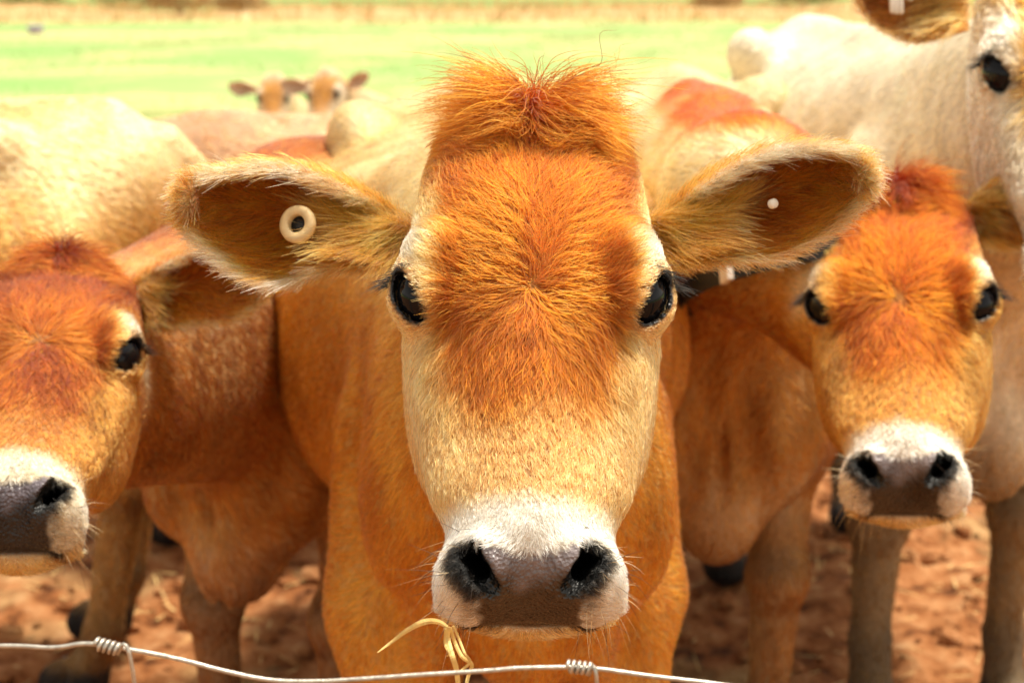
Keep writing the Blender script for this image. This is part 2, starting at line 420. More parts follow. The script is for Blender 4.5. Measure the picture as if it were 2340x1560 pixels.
    # ---- grid, mesh
    def build(s):
        h = s.h; B = 8
        pts = [s.bw((sx, v * s.S, z * s.S)) for sx in (-.40, .40) for v in (-.25, 1.36) for z in (-.02, 1.2)]
        pts += [s.hw((x, y, z)) for x in (-.14, .14) for y in (-.04, .25) for z in (-.30, .21)]
        lo = np.min(pts, 0) - .02; hi = np.max(pts, 0) + .02
        nb = np.ceil((hi - lo) / (h * B)).astype(int)
        s.lo, s.n = lo, nb * B
        ax = [lo[i] + (np.arange(nb[i]) * B + B / 2 - .5) * h for i in range(3)]
        cen = np.stack(np.meshgrid(*ax, indexing='ij'), -1).reshape(-1, 3).astype(f32)
        cv = np.concatenate([s.sdf(cen[i:i + 200000]) for i in range(0, len(cen), 200000)])
        need = np.abs(cv) < h * B * .87 * 1.35 + .02
        arr = np.repeat(cv[:, None], B ** 3, 1).astype(f32)
        off = (np.stack(np.meshgrid(*[np.arange(B) - (B / 2 - .5)] * 3, indexing='ij'), -1).reshape(-1, 3) * h).astype(f32)
        idx = np.nonzero(need)[0]
        for i in range(0, len(idx), 800):
            j = idx[i:i + 800]
            P = (cen[j][:, None, :] + off[None]).reshape(-1, 3)
            arr[j] = s.sdf(P).reshape(len(j), -1)
        G = arr.reshape(*nb, B, B, B).transpose(0, 3, 1, 4, 2, 5).reshape(*s.n)
        s.G = np.ascontiguousarray(G); del arr
        V, F = s.nets()
        for _ in range(2):
            g, val = s.grad(V); V = V - g * np.clip(val, -h, h)[:, None]
        hq = s.hl(V.astype(f32)).astype(float)
        fine = ((np.abs(hq[:, 0]) < .08) & (hq[:, 1] < .13) & (hq[:, 1] > -.03) & (hq[:, 2] < -.165) & (hq[:, 2] > -.27)) | (np.abs(eye_dist(hq)) < .016)
        if s.refine > 1: V, F = s.split(V, F, fine[F].all(1), s.refine)
        s.V, s.F = V.astype(f32), F
        s.N = s.grad(s.V)[0].astype(f32)
        return s
    def split(s, V, F, sel, m):
        Q = V[F[sel]]; t = np.linspace(0, 1, m + 1); a, b = np.meshgrid(t, t, indexing='ij'); a, b = a[None, ..., None], b[None, ..., None]
        G = Q[:, None, None, 0] * (1 - a) * (1 - b) + Q[:, None, None, 1] * a * (1 - b) + Q[:, None, None, 2] * a * b + Q[:, None, None, 3] * (1 - a) * b
        P = G.reshape(-1, 3)
        _, first, inv = np.unique(np.round(P * 2e4).astype(np.int64), axis=0, return_index=True, return_inverse=True)
        P = P[first]; inv = inv.reshape(len(Q), m + 1, m + 1) + len(V)
        f = np.stack([inv[:, :-1, :-1], inv[:, 1:, :-1], inv[:, 1:, 1:], inv[:, :-1, 1:]], -1).reshape(-1, 4)
        e = .0012
        for _ in range(2):
            g = 0; val = 0
            for k in ((1, -1, -1), (-1, -1, 1), (-1, 1, -1), (1, 1, 1)):
                dd = s.sdf(P + np.array(k) * e).astype(float); g = g + dd[:, None] * np.array(k); val = val + dd / 4
            ln = np.linalg.norm(g, axis=1) + 1e-9
            P = P - g / ln[:, None] * np.clip(val, -.003, .003)[:, None]
        return np.concatenate([V, P]), np.concatenate([F[~sel], f])
    def nets(s):
        G, h = s.G, s.h; I = G < 0
        n = [m - 1 for m in G.shape]
        cnt = np.zeros(n, np.uint8)
        for a in (0, 1):
            for b in (0, 1):
                for c in (0, 1):
                    cnt += I[a:a + n[0], b:b + n[1], c:c + n[2]]
        act = np.argwhere((cnt > 0) & (cnt < 8))
        idm = np.full(n, -1, np.int32); idm[tuple(act.T)] = np.arange(len(act))
        cs = np.array([(a, b, c) for a in (0, 1) for b in (0, 1) for c in (0, 1)])
        vals = np.stack([G[tuple((act + c).T)] for c in cs], 1)
        acc = np.zeros((len(act), 3)); m = np.zeros(len(act))
        for i in range(8):
            for j in range(i + 1, 8):
                if np.abs(cs[i] - cs[j]).sum() != 1: continue
                a, b = vals[:, i], vals[:, j]; x = (a < 0) != (b < 0)
                t = np.where(x, a / np.where(x, a - b, 1), 0)
                acc += np.where(x[:, None], cs[i] + t[:, None] * (cs[j] - cs[i]), 0); m += x
        V = s.lo + (act + acc / m[:, None]) * h
        F = []
        for d in range(3):
            e1, e2 = [k for k in range(3) if k != d]
            sl0 = [slice(1, n[k]) for k in range(3)]; sl0[d] = slice(0, n[d]); sl1 = list(sl0); sl1[d] = slice(1, n[d] + 1)
            A, Bv = I[tuple(sl0)], I[tuple(sl1)]
            for pos in (True, False):
                e = np.argwhere(A & ~Bv if pos else ~A & Bv)
                if not len(e): continue
                o = np.ones(3, int); o[d] = 0; e = e + o
                d1 = np.zeros(3, int); d1[e1] = 1; d2 = np.zeros(3, int); d2[e2] = 1
                q = np.stack([idm[tuple(k.T)] for k in (e, e - d1, e - d1 - d2, e - d2)], 1)
                if pos != (d == 1): q = q[:, ::-1]
                F.append(q)
        F = np.concatenate(F)[:, ::-1]
        return V, F[(F >= 0).all(1)]
    def sample(s, P):
        q = (P - s.lo) / s.h; i = np.clip(q.astype(int), 0, np.array(s.n) - 2); f = np.clip(q - i, 0, 1)
        v = [[[s.G[i[:, 0] + a, i[:, 1] + b, i[:, 2] + c] for c in (0, 1)] for b in (0, 1)] for a in (0, 1)]
        x, y, z = f.T
        L = lambda a, b, t: a + (b - a) * t
        v00, v01, v10, v11 = L(v[0][0][0], v[1][0][0], x), L(v[0][0][1], v[1][0][1], x), L(v[0][1][0], v[1][1][0], x), L(v[0][1][1], v[1][1][1], x)
        gx = L(L(v[1][0][0] - v[0][0][0], v[1][1][0] - v[0][1][0], y), L(v[1][0][1] - v[0][0][1], v[1][1][1] - v[0][1][1], y), z)
        gy = L(v10 - v00, v11 - v01, z); gz = L(v01, v11, y) - L(v00, v10, y)
        g = np.stack([gx, gy, gz], -1) / s.h
        return L(L(v00, v10, y), L(v01, v11, y), z), g
    def grad(s, P):
        P = np.asarray(P, float); e = s.h * .5
        val = 0; g = 0
        for k in ((1, -1, -1), (-1, -1, 1), (-1, 1, -1), (1, 1, 1)):
            v, gg = s.sample(P + np.array(k) * e); val = val + v / 4; g = g + gg / 4
        v0, _ = s.sample(P)
        ln = np.linalg.norm(g, axis=1) + 1e-6
        return g / ln[:, None], v0 / ln
    # ---- coat colour
    def color(s, P):
        P = np.asarray(P, float); q = s.bl(P.astype(f32)).astype(float) / s.S; pal = s.pal
        n = vnoise(P, 9, 1) * .6 + vnoise(P, 28, 4) * .4
        c = np.tile(np.asarray(pal['body'], float), (len(P), 1))
        c = mixc(c, pal['back'], sstep(pal.get('back0', .92), pal.get('back1', 1.08), q[:, 2] + .04 * n))  # paler up the back: sunlit brightness partly put into the coat colour
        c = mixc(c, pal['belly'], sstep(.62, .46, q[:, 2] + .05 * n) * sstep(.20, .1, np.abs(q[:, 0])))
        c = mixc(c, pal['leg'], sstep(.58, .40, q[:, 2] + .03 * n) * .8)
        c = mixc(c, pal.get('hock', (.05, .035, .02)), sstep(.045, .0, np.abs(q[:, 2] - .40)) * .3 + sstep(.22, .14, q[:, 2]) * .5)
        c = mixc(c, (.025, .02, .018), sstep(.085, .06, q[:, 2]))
        if 'stripe' in pal:
            st = s.stripe_mask(P)
            c = mixc(c, pal['stripe'], st)
        c = c * (1 + .16 * n + .10 * vnoise(P, 70, 7))[:, None]
        hq = s.hl(P.astype(f32)).astype(float)
        dc = np.sqrt(hq[:, 0] ** 2 * 1.1 + ((hq[:, 1] - .05) * 1.0) ** 2 + ((hq[:, 2] + .05) * .62) ** 2)
        m = np.maximum(sstep(.165, .125, dc), sstep(1.6, .8, np.sqrt((hq[:, 0] / .085) ** 2 + ((hq[:, 1] - .06) / .075) ** 2 + ((hq[:, 2] - .16) / .055) ** 2)))
        k = m > 0
        if k.any():
            c[k] += (head_color(hq[k], pal) - c[k]) * m[k][:, None]
        return np.clip(c, .003, .97)
    def stripe_mask(s, P):
        """darker line along the crest and back"""
        mid = s.bw((0, .12 * s.S, 1.10 * s.S)) if s.nmid is None else s.nmid[0] + UP * .115
        pts = [s.hw((0, .07, .15)), s.hw((0, .17, .15)), mid, s.bw((0, .35 * s.S, 1.12 * s.S)), s.bw((0, .6 * s.S, 1.1 * s.S))]
        d = chain(P.astype(f32), pts, [.0] * 5, .01).astype(float)
        return sstep(s.pal.get('stw', .10), s.pal.get('stw', .10) * .45, d + .02 * vnoise(P, 30, 3)) * s.pal.get('sta', 1.)
    def bare(s, P):
        hq = s.hl(np.asarray(P, f32)).astype(float)
        k = np.abs(hq - np.array([0, .03, -.1])).max(1) < .2
        o = np.zeros(len(P))
        if k.any():
            qq = hq[k]; b = np.maximum(pad_mask(qq), sstep(.0015, -.001, nostril_dist(qq))); o[k] = np.maximum(b, sstep(.0030, .0012, lid_dist(qq)) * (eye_dist(qq) < .015))
        return o
    # ---- hair growth direction and length
    def flow(s, P, N):
        hq = s.hl(P.astype(f32)).astype(float); x, y, z = hq.T
        q = s.bl(P.astype(f32)).astype(float)
        body = .75 * s.f - np.array([0, 0, .55])
        t = np.tile(body, (len(P), 1))
        lg = sstep(.62, .45, q[:, 2] / s.S)
        t += (np.array([0, 0, -1.0]) - t) * lg[:, None]
        nk = sstep(.50, .20, np.linalg.norm(P - s.hw((0, .1, 0)), axis=1))
        away = P - s.hw((0, .02, .02)); away = away / (np.linalg.norm(away, axis=1)[:, None] + 1e-6)
        t += (away * .9 - np.array([0, 0, .4]) - t) * nk[:, None]
        hm = sstep(.19, .13, np.sqrt(x ** 2 + (y - .04) ** 2 + ((z + .05) * np.where(z > 0, .5, .6)) ** 2))
        r = np.sqrt(x * x + z * z) + 1e-5
        sw = 1.0
        low = sstep(.0, -.10, z)
        hx = x * (1 - .5 * low) / r; hz = z / r
        # below the whorl the sides turn down the nose; above it they fan up and out
        side = sstep(.035, .075, np.abs(x)) * sstep(.10, .0, np.abs(z))
        hz = hz + side * (.75 * sstep(-.035, .03, z) - .55 * sstep(.0, -.05, z))
        cz = .170; cr = np.sqrt(x * x + (z - cz) ** 2 + (y - .05) ** 2 * .5) + 1e-5
        top = sstep(.104, .168, z + .006 * np.sin(x * 120))
        hx = hx * (1 - top) + top * (x / cr); hz = hz * (1 - top) + top * ((z - cz) / cr); hy = top * (y - .045) / cr + (1 - top) * sstep(.03, .09, y) * .5
        muz = sstep(-.17, -.21, z)
        hz = hz * (1 - muz) + muz * -.55; hx = hx * (1 - muz) + muz * (x / (np.abs(x) + .02)) * .8
        th = np.stack([hx, hy, hz], -1) @ s.hr.T
        t = t + (th - t) * hm[:, None]
        t = t - N * (t * N).sum(1)[:, None]
        return t / (np.linalg.norm(t, axis=1)[:, None] + 1e-6)
    def hair_len(s, P):
        hq = s.hl(P.astype(f32)).astype(float); x, y, z = hq.T; ax = np.abs(x)
        L = np.full(len(P), .020 * s.pal.get('blen', 1)) * (1 + .3 * vnoise(P, 14, 9))
        hm = sstep(.17, .12, np.sqrt(x ** 2 + (y - .05) ** 2 + ((z + .05) * np.where(z > 0, .46, .6)) ** 2))
        front = sstep(.055, .02, y) * sstep(.094, .055, ax) * sstep(-.125, -.045, z)
        hl = .0080 + .019 * front
        hl = hl * (1 - .5 * sstep(-.13, -.18, z))
        tuft = np.exp(-(x / .050) ** 2 - ((z - .190) / .030) ** 2 - ((y - .055) / .06) ** 2)
        hl = hl + tuft * s.pal.get('tuft', .045) + .004 * sstep(.10, .13, z)
        hl = hl * (.15 + .85 * sstep(.003, .026, np.minimum(lid_dist(hq), .03))) + .002
        
        return L + (hl * s.hs - L) * hm, hm, tuft * hm

# ---------------------------------------------------------------- hair
def hair_object(name, P, rad, col, parent, mat=None, taper=.25):
    """P (n,k,3) strands, rad (n,) root radius, col (n,3)"""
    n, k = P.shape[:2]
    hc = bpy.data.hair_curves.new(name); hc.add_curves([k] * n)
    loc = np.array(parent.location) if parent is not None else np.zeros(3)
    hc.attributes['position'].data.foreach_set('vector', np.ascontiguousarray(P, np.float32).ravel())
    ra = hc.attributes.new('radius', 'FLOAT', 'POINT')
    tp = 1 - (1 - taper) * np.linspace(0, 1, k) ** 1.6
    ra.data.foreach_set('value', (np.asarray(rad)[:, None] * tp[None]).astype(np.float32).ravel())
    ca_ = hc.attributes.new('coat', 'FLOAT_COLOR', 'CURVE')
    ca_.data.foreach_set('color', np.concatenate([np.clip(col, .003, .97), np.ones((n, 1))], 1).astype(np.float32).ravel())
    hc.materials.append(mat or FURM)
    return put(bpy.data.objects.new(name, hc), parent)

def sample_quads(V, F, wgt, n):
    cw = np.cumsum(wgt); f = np.searchsorted(cw, rng.uniform(0, cw[-1], n))
    f = np.minimum(f, len(F) - 1)
    u, v = rng.uniform(size=(2, n)); Q = F[f]
    b = np.stack([(1 - u) * (1 - v), u * (1 - v), u * v, (1 - u) * v], 1)
    return Q, b

CAMP = C0.copy()
def cow_fur(cow, n, per, rad, head_boost=1.0, k=6, spread=.0035, clump=.75, frame=True):
    n = int(n * FUR)
    V, F, N = cow.V.astype(float), cow.F, cow.N.astype(float)
    c = V[F].mean(1); nn = N[F].mean(1)
    area = .5 * np.linalg.norm(np.cross(V[F[:, 2]] - V[F[:, 0]], V[F[:, 3]] - V[F[:, 1]]), axis=1)
    vd = c - CAMP; dist = np.linalg.norm(vd, axis=1); vd /= dist[:, None]
    face = -(vd * nn).sum(1)
    wgt = area * np.where(face > -.25, 1.0, .12) / dist ** 1.2
    hq = cow.hl(c.astype(f32)).astype(float)
    inhead = np.sqrt(hq[:, 0] ** 2 + (hq[:, 1] - .05) ** 2 + ((hq[:, 2] + .05) * .6) ** 2) < .17
    wgt *= np.where(inhead, head_boost, 1)
    if frame:        # thin out what lies far below or beside the field of view
        dz = (c - C0) @ FW; px = 1170 + FPX * ((c - C0) @ RT) / dz; py = 780 - FPX * ((c - C0) @ UP) / dz
        out = (px < -350) | (px > 2690) | (py < -250) | (py > 1800)
        wgt *= np.where(out, .15, 1)
    b = cow.bare(c); wgt *= np.clip(1 - b * 1.2, 0, 1) + .0
    Q, bw = sample_quads(V, F, wgt, n)
    P = (V[Q] * bw[..., None]).sum(1); Nn = (N[Q] * bw[..., None]).sum(1); Nn /= np.linalg.norm(Nn, axis=1)[:, None]
    ok = cow.bare(P) < .5; P, Nn = P[ok], Nn[ok]; n = len(P)
    L, hm, tuft = cow.hair_len(P); tuft = sstep(.06, .62, tuft); hz_ = cow.hl(P.astype(f32))[:, 2]; muzz = hm * sstep(-.17, -.20, hz_); L = L + .0015 * muzz; L = np.maximum(L, .003) * rng.uniform(.65, 1.25, n)
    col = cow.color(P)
    # guide strands follow the surface
    G = [P.copy()]; p = P.copy(); nr = Nn; wob = rng.uniform(0, 6.28, n); amp = rng.normal(0, .20, n)
    lift = np.where(hm > .5, .11, .12) * rng.uniform(.5, 1.5, n) + tuft * .62 + .22 * muzz
    for i in range(1, k):
        t = cow.flow(p, nr)
        bi = np.cross(nr, t)
        ang = amp + (.12 + .22 * hm) * np.sin(wob + i * 1.1) * (1 - .5 * tuft) + (.18 + .12 * hm) * vnoise(p, 40, 8)
        d = t * np.cos(ang)[:, None] + bi * np.sin(ang)[:, None]
        step = L / (k - 1)
        lf = tuft
        dd = d * (1 - .30 * lf[:, None]) + Nn * (lf * .45)[:, None] + UP * (lf * .50)[:, None]
        q = p + dd * step[:, None]
        val, g = cow.sample(q); gl = np.linalg.norm(g, axis=1) + 1e-6; g /= gl[:, None]
        tgt = lift * L * (i / (k - 1)) ** .8 + .0009 * hm
        corr = np.clip(tgt - val, -.01, .01) * (1 - .95 * lf)
        q = q + g * corr[:, None]
        if lf.max() > .1: q[:, 2] -= lf * .0016 * i * (L / .05)
        G.append(q); p = q; nr = g
    G = np.stack(G, 1)
    col = col * np.clip(rng.normal(1, .17, n), .5, 1.5)[:, None]
    # children
    T1 = np.cross(Nn, rng.normal(size=(n, 3))); T1 /= np.linalg.norm(T1, axis=1)[:, None]; T2 = np.cross(Nn, T1)
    out, oc, orad = [], [], []
    tt = np.linspace(0, 1, k)
    sp = spread * (.55 + .45 * np.clip(L / .02, .4, 1.6))
    for j in range(per):
        a = rng.uniform(0, 6.28, n); r = np.sqrt(rng.uniform(0, 1, n)) * sp
        o = T1 * (r * np.cos(a))[:, None] + T2 * (r * np.sin(a))[:, None]
        cl = clump * rng.uniform(.6, 1.15, n) * np.clip((L - .004) / .018, .12, 1) * np.where(hm > .5, 1, .6)
        f = 1 - cl[:, None] * tt[None] ** .8
        jit = rng.normal(0, 1, (n, 1, 3)) * (L * (.05 + .08 * tuft))[:, None, None] * (tt ** 1.5)[None, :, None]
        sc = rng.uniform(.75 - .25 * tuft, 1.1 + .1 * tuft)[:, None, None]
        S = G[:, :1] + (G - G[:, :1]) * sc + o[:, None, :] * f[..., None] + jit
        out.append(S); v = rng.normal(1, .13, n) * np.clip(1 + .12 * (rng.uniform(size=n) - .5), .5, 1.5)
        oc.append(col * v[:, None]); orad.append(rad * rng.uniform(.7, 1.2, n) * (.8 + .2 * np.clip(L / .02, 0, 2)))
    return np.concatenate(out), np.concatenate(orad), np.concatenate(oc)

# ---------------------------------------------------------------- ears
class Ear:
    """a cupped leaf: stations of (front/top edge, back/bottom edge) in world space, cup depth along D"""
    def __init__(s, A, B, cup, D, roll=.0):
        n, m = 40, 25
        A = spline(A, n); B = spline(B, n); cup = spline(np.stack([cup, cup, cup], 1), n)[:, 0]
        th = np.linspace(-1, 1, m)
        mid = .5 * (A + B); hv = .5 * (A - B)
        D = np.asarray(D, float); D = D / np.linalg.norm(D)
        prof = (1 - np.abs(th) ** 2.4)
        # the upper edge folds over a little towards the front
        fold = np.where(th > .55, (th - .55) ** 2 * 1.6, 0)
        fr = roll
        s.P = mid[:, None] + hv[:, None] * (th - fold * .35 * fr)[None, :, None] + D * (cup[:, None] * prof[None] - (fold * fr)[None] * np.minimum(cup, .05)[:, None] * .7)[..., None]
        s.finish()
    def finish(s):
        du = np.gradient(s.P, axis=0); dv = np.gradient(s.P, axis=1)
        N = np.cross(du, dv); N /= np.linalg.norm(N, axis=2)[..., None] + 1e-9
        vd = s.P - CAMP
        if (N * vd).sum() > 0: N = -N
        s.N = N; s.du = du / (np.linalg.norm(du, axis=2)[..., None] + 1e-9); s.dv = dv / (np.linalg.norm(dv, axis=2)[..., None] + 1e-9)
        s.len = np.linalg.norm(s.P[-1].mean(0) - s.P[0].mean(0))
    def moved(s, fn, flip=False):
        e = Ear.__new__(Ear); e.P = fn(s.P.reshape(-1, 3)).reshape(s.P.shape)
        e.finish()
        if flip: e.N = -e.N
        return e
    def ev(s, u, v):
        n, m = s.P.shape[:2]; x = u * (n - 1); y = (v + 1) * .5 * (m - 1)
        i = np.clip(x.astype(int), 0, n - 2); j = np.clip(y.astype(int), 0, m - 2); a = (x - i)[:, None]; b = (y - j)[:, None]
        f = lambda A: (A[i, j] * (1 - a) + A[i + 1, j] * a) * (1 - b) + (A[i, j + 1] * (1 - a) + A[i + 1, j + 1] * a) * b
        return [f(A) for A in (s.P, s.N, s.du, s.dv)]
    def col(s, u, v, pal, P):
        n = vnoise(P, 60, 2)
        c = np.tile(np.asarray(pal['ear_in'], float), (len(u), 1))
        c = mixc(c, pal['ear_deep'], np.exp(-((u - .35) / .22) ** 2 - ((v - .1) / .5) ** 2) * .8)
        c = mixc(c, pal['ear_rim'], np.maximum(sstep(.90, .99, np.abs(v) + .04 * n), sstep(.95, 1.0, u)))
        c = mixc(c, pal['ear_root'], sstep(.22, .05, u + .05 * n) * .8)
        return c * (1 + .12 * n)[:, None]
    def mesh(s, pal):
        n, m = s.P.shape[:2]; t = .0035
        u, v = np.meshgrid(np.linspace(0, 1, n), np.linspace(-1, 1, m), indexing='ij')
        e = 1 - np.maximum(np.abs(v), u) ** 8
        Vo = s.P - s.N * (t * (.25 + .75 * e))[..., None]
        V = np.concatenate([s.P.reshape(-1, 3), Vo.reshape(-1, 3)])
        idx = np.arange(n * m).reshape(n, m); q = np.stack([idx[:-1, :-1], idx[1:, :-1], idx[1:, 1:], idx[:-1, 1:]], -1).reshape(-1, 4)
        F = [q, q[:, ::-1] + n * m]
        loop = np.concatenate([idx[0, :-1], idx[:-1, -1], idx[-1, :0:-1], idx[:0:-1, 0]])
        l2 = np.roll(loop, -1); F.append(np.stack([loop, l2, l2 + n * m, loop + n * m], 1))
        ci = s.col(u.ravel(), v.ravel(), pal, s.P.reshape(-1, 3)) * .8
        co = np.tile(np.asarray(pal['ear_out'], float), (n * m, 1))
        return V, np.concatenate(F), np.concatenate([ci, co])
    def fur(s, pal, n, rad, k=6, scale=1.0):
        n = int(n * FUR); out, oc, orad = [], [], []; tt = np.linspace(0, 1, k)
        def emit(P, d0, d1, L, col, r, clump, per, spread, jit=.10):
            m = len(P); col = col * np.clip(rng.normal(1, .28, m), .4, 1.7)[:, None]
            G = P[:, None] + (d0[:, None] * tt[None, :, None] * (1 - .5 * tt)[None, :, None] + d1[:, None] * (.5 * tt ** 2)[None, :, None]) * L[:, None, None]
            for j in range(per):
                o = rng.normal(size=(m, 1, 3)) * spread * (1 - clump * tt)[None, :, None]
                S = G + o + rng.normal(size=(m, 1, 3)) * (L * jit)[:, None, None] * (tt ** 1.4)[None, :, None]
                S = S[:, :1] + (S - S[:, :1]) * rng.uniform(.7, 1.1, (m, 1, 1))
                out.append(S); oc.append(col * rng.normal(1, .14, m)[:, None]); orad.append(r * rng.uniform(.7, 1.2, m))
        sz = s.len / .17 * scale
        nz = lambda a: a / (np.linalg.norm(a, axis=1)[:, None] + 1e-9)
        # inside of the cup
        m = int(n * .75); u = rng.uniform(.04, 1, m); v = rng.uniform(-1, 1, m); P, N, du, dv = s.ev(u, v)
        sg = np.clip(v * 2.2 - .1, -1, 1)
        d0 = nz(du * .8 + dv * (sg * .7)[:, None] + N * .5); d1 = nz(du * .9 + dv * (sg * 1.0)[:, None] + N * .1 + rng.normal(size=(m, 3)) * .2)
        L = sz * .026 * rng.uniform(.6, 1.4, m) * (1 - .25 * np.exp(-((u - .4) / .2) ** 2 - (v / .35) ** 2))
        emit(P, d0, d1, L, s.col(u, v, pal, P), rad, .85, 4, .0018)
        # rim
        m = int(n * .40); side = rng.uniform(size=m); u = np.where(side < .86, rng.uniform(0.05, 1, m) ** .8, rng.uniform(.95, 1, m))
        v = np.where(side < .43, 1, np.where(side < .86, -1, rng.uniform(-1, 1, m))) * rng.uniform(.90, 1., m)
        P, N, du, dv = s.ev(u, v); ou = nz(dv * np.sign(v)[:, None] * (1 - sstep(.93, 1, u))[:, None] + du * (.30 + 1.2 * sstep(.85, 1, u))[:, None])
        d0 = nz(ou + N * rng.normal(.05, .45, m)[:, None]); d1 = nz(ou + du * .3 + rng.normal(size=(m, 3)) * .15)
        L = sz * .0105 * rng.uniform(.35, 1.6, m) * np.where(v > 0, 1.25, 1)
        emit(P, d0, d1, L, mixc(s.col(u, v, pal, P), pal['ear_rim'], rng.uniform(.1, .9, m)), rad * .8, .5, 3, .0015, .16)
        # long hairs from the root fanning across the opening
        m = int(n * .10); u = rng.uniform(.0, .26, m); v = rng.uniform(-1, .85, m); P, N, du, dv = s.ev(u, v)
        P = P + N * .003
        d0 = nz(du * .55 + N * .75 + dv * (-.15 + .1 * v)[:, None]); d1 = nz(du * 1.1 + dv * (-.55 + .55 * v)[:, None] - N * .15 + rng.normal(size=(m, 3)) * .18)
        L = sz * .058 * rng.uniform(.5, 1.25, m)
        emit(P, d0, d1, L, mixc(np.tile(np.asarray(pal['ear_root'], float), (m, 1)), pal['ear_in'], rng.uniform(0, .7, m)), rad, .9, 5, .0032, .06)
        # back of the ear
        m = int(n * .18); u = rng.uniform(0, 1, m); v = rng.uniform(-1, 1, m); P, N, du, dv = s.ev(u, v); P = P - N * .004
        d0 = nz(du + dv * (v * .5)[:, None] - N * .5); d1 = nz(du + dv * v[:, None] * .4 - N * .1)
        emit(P, d0, d1, sz * .016 * rng.uniform(.6, 1.2, m), np.tile(np.asarray(pal['ear_out'], float), (m, 1)), rad, .6, 2, .002)
        return np.concatenate(out), np.concatenate(orad), np.concatenate(oc)

def ear_px(st, d, cup, D=None, roll=1.0):
    """stations of ((top x,y),(bottom x,y)) in photo pixels at optical depths d"""
    d = np.broadcast_to(d, len(st))
    A = np.array([at(a[0], a[1], dd) for (a, b), dd in zip(st, d)]); B = np.array([at(b[0], b[1], dd) for (a, b), dd in zip(st, d)])
    return Ear(A, B, np.array(cup, float), FW if D is None else D, roll)

# ---------------------------------------------------------------- finishing a cow
def uv_ball(c, r, rot=None, n=24, m=16):
    V, F = [], []
    for i in range(m + 1):
        a = math.pi * i / m
        for j in range(n):
            b = 2 * math.pi * j / n; V.append((math.sin(a) * math.cos(b), math.sin(a) * math.sin(b), math.cos(a)))
    V = np.array(V) * np.asarray(r)
    if rot is not None: V = V @ np.asarray(rot).T
    V = V + np.asarray(c)
    for i in range(m):
        for j in range(n): F.append((i * n + j, (i + 1) * n + j, (i + 1) * n + (j + 1) % n, i * n + (j + 1) % n))
    return V, F

def finish_cow(cow, fur_n, per, rad, head_boost=1., ear_n=0, **kw):
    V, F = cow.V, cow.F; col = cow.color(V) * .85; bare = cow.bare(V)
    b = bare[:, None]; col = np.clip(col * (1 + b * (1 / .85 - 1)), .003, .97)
    Vs, Fs, Cs, Bs = [V], [F], [col], [bare]; o = len(V)
    for e in cow.ears:
        v, f, c = e.mesh(cow.pal); Vs.append(v); Fs.append(f + o); Cs.append(c); Bs.append(np.zeros(len(v))); o += len(v)
    V = np.concatenate(Vs); C = np.concatenate(Cs); Bs = np.concatenate(Bs)
    loc = np.array(cow.root.location)
    ob = mesh_obj('body', V, np.concatenate(Fs), SKIN, cow.root)
    ob.data.materials.append(EARM); nf = sum(map(len, Fs)); mi = np.zeros(nf, np.int32); mi[len(F):] = 1; ob.data.polygons.foreach_set('material_index', mi)
    a = ob.data.attributes.new('coat', 'FLOAT_COLOR', 'POINT'); a.data.foreach_set('color', np.concatenate([C, np.ones((len(C), 1))], 1).astype(np.float32).ravel())
    a = ob.data.attributes.new('bare', 'FLOAT', 'POINT'); a.data.foreach_set('value', Bs.astype(np.float32))
    for sg in (-1, 1):
        Ve, Fe = uv_ball(EYE, EYER, EYEROT); Ve = Ve * np.array([sg, 1, 1])
        if sg < 0: Fe = [f[::-1] for f in Fe]
        mesh_obj('eye', cow.hw(Ve), Fe, EYEM, cow.root)
        # lashes on the outer upper lid
        if cow.pal.get('lash', 1) and FUR > 0:
            m = 130; u = rng.uniform(-.2, 1.1, m)
            e0 = EYE + np.stack([.004 + .014 * u, -.016 + .020 * u, .0215 - .006 * np.abs(u - .35) - .004 * u], 1)
            dr = np.stack([.75 + .35 * u, -.55 + .2 * u, .12 - .12 * u], 1) + rng.normal(size=(m, 3)) * .10; L = rng.uniform(.012, .024, m)
            tt = np.linspace(0, 1, 5)
            S = e0[:, None] + dr[:, None] * (L[:, None] * tt[None])[..., None] + np.array([0, 0, -.010]) * (tt ** 2)[None, :, None]
            S = S * np.array([sg, 1, 1])
            hair_object('eyelashes', cow.hw(S.reshape(-1, 3)).reshape(S.shape), np.full(m, .00032) * cow.hs, np.full((m, 3), .03), cow.root, taper=.15)
    if FUR > 0 and fur_n:
        P, r, c = cow_fur(cow, fur_n, per, rad, head_boost, **kw)
        hair_object('fur', P, r, c, cow.root)
        for e in cow.ears:
            if ear_n:
                P, r, c = e.fur(cow.pal, ear_n, rad * .9)
                hair_object('ear_fur', P, r, c, cow.root)
        if cow.refine > 1:
            hq = cow.hl(cow.V).astype(float); ax = np.abs(hq[:, 0])
            k = np.nonzero((ax > .034) & (hq[:, 2] < -.185) & (hq[:, 1] < .09) & (bare[:len(cow.V)] < .1))[0]
            k = rng.choice(k, 150, replace=False); p = cow.V[k].astype(float); nn = cow.N[k].astype(float); L = rng.uniform(.008, .028, len(k)) * cow.hs; tt = np.linspace(0, 1, 6)
            dr = nn + rng.normal(size=(len(k), 3)) * .28 - np.array([0, 0, .25]); bend = rng.normal(size=(len(k), 3)) * .25 - np.array([0, 0, .3])
            S = p[:, None] + dr[:, None] * (L[:, None] * tt)[..., None] + bend[:, None] * (L[:, None] * tt ** 2)[..., None]
            hair_object('whiskers', S, np.full(len(k), .00022), np.where(rng.uniform(size=(len(k), 1)) < .45, (.05, .035, .025), (.6, .4, .22)), cow.root, taper=.1)
    cow.G = None
    return ob

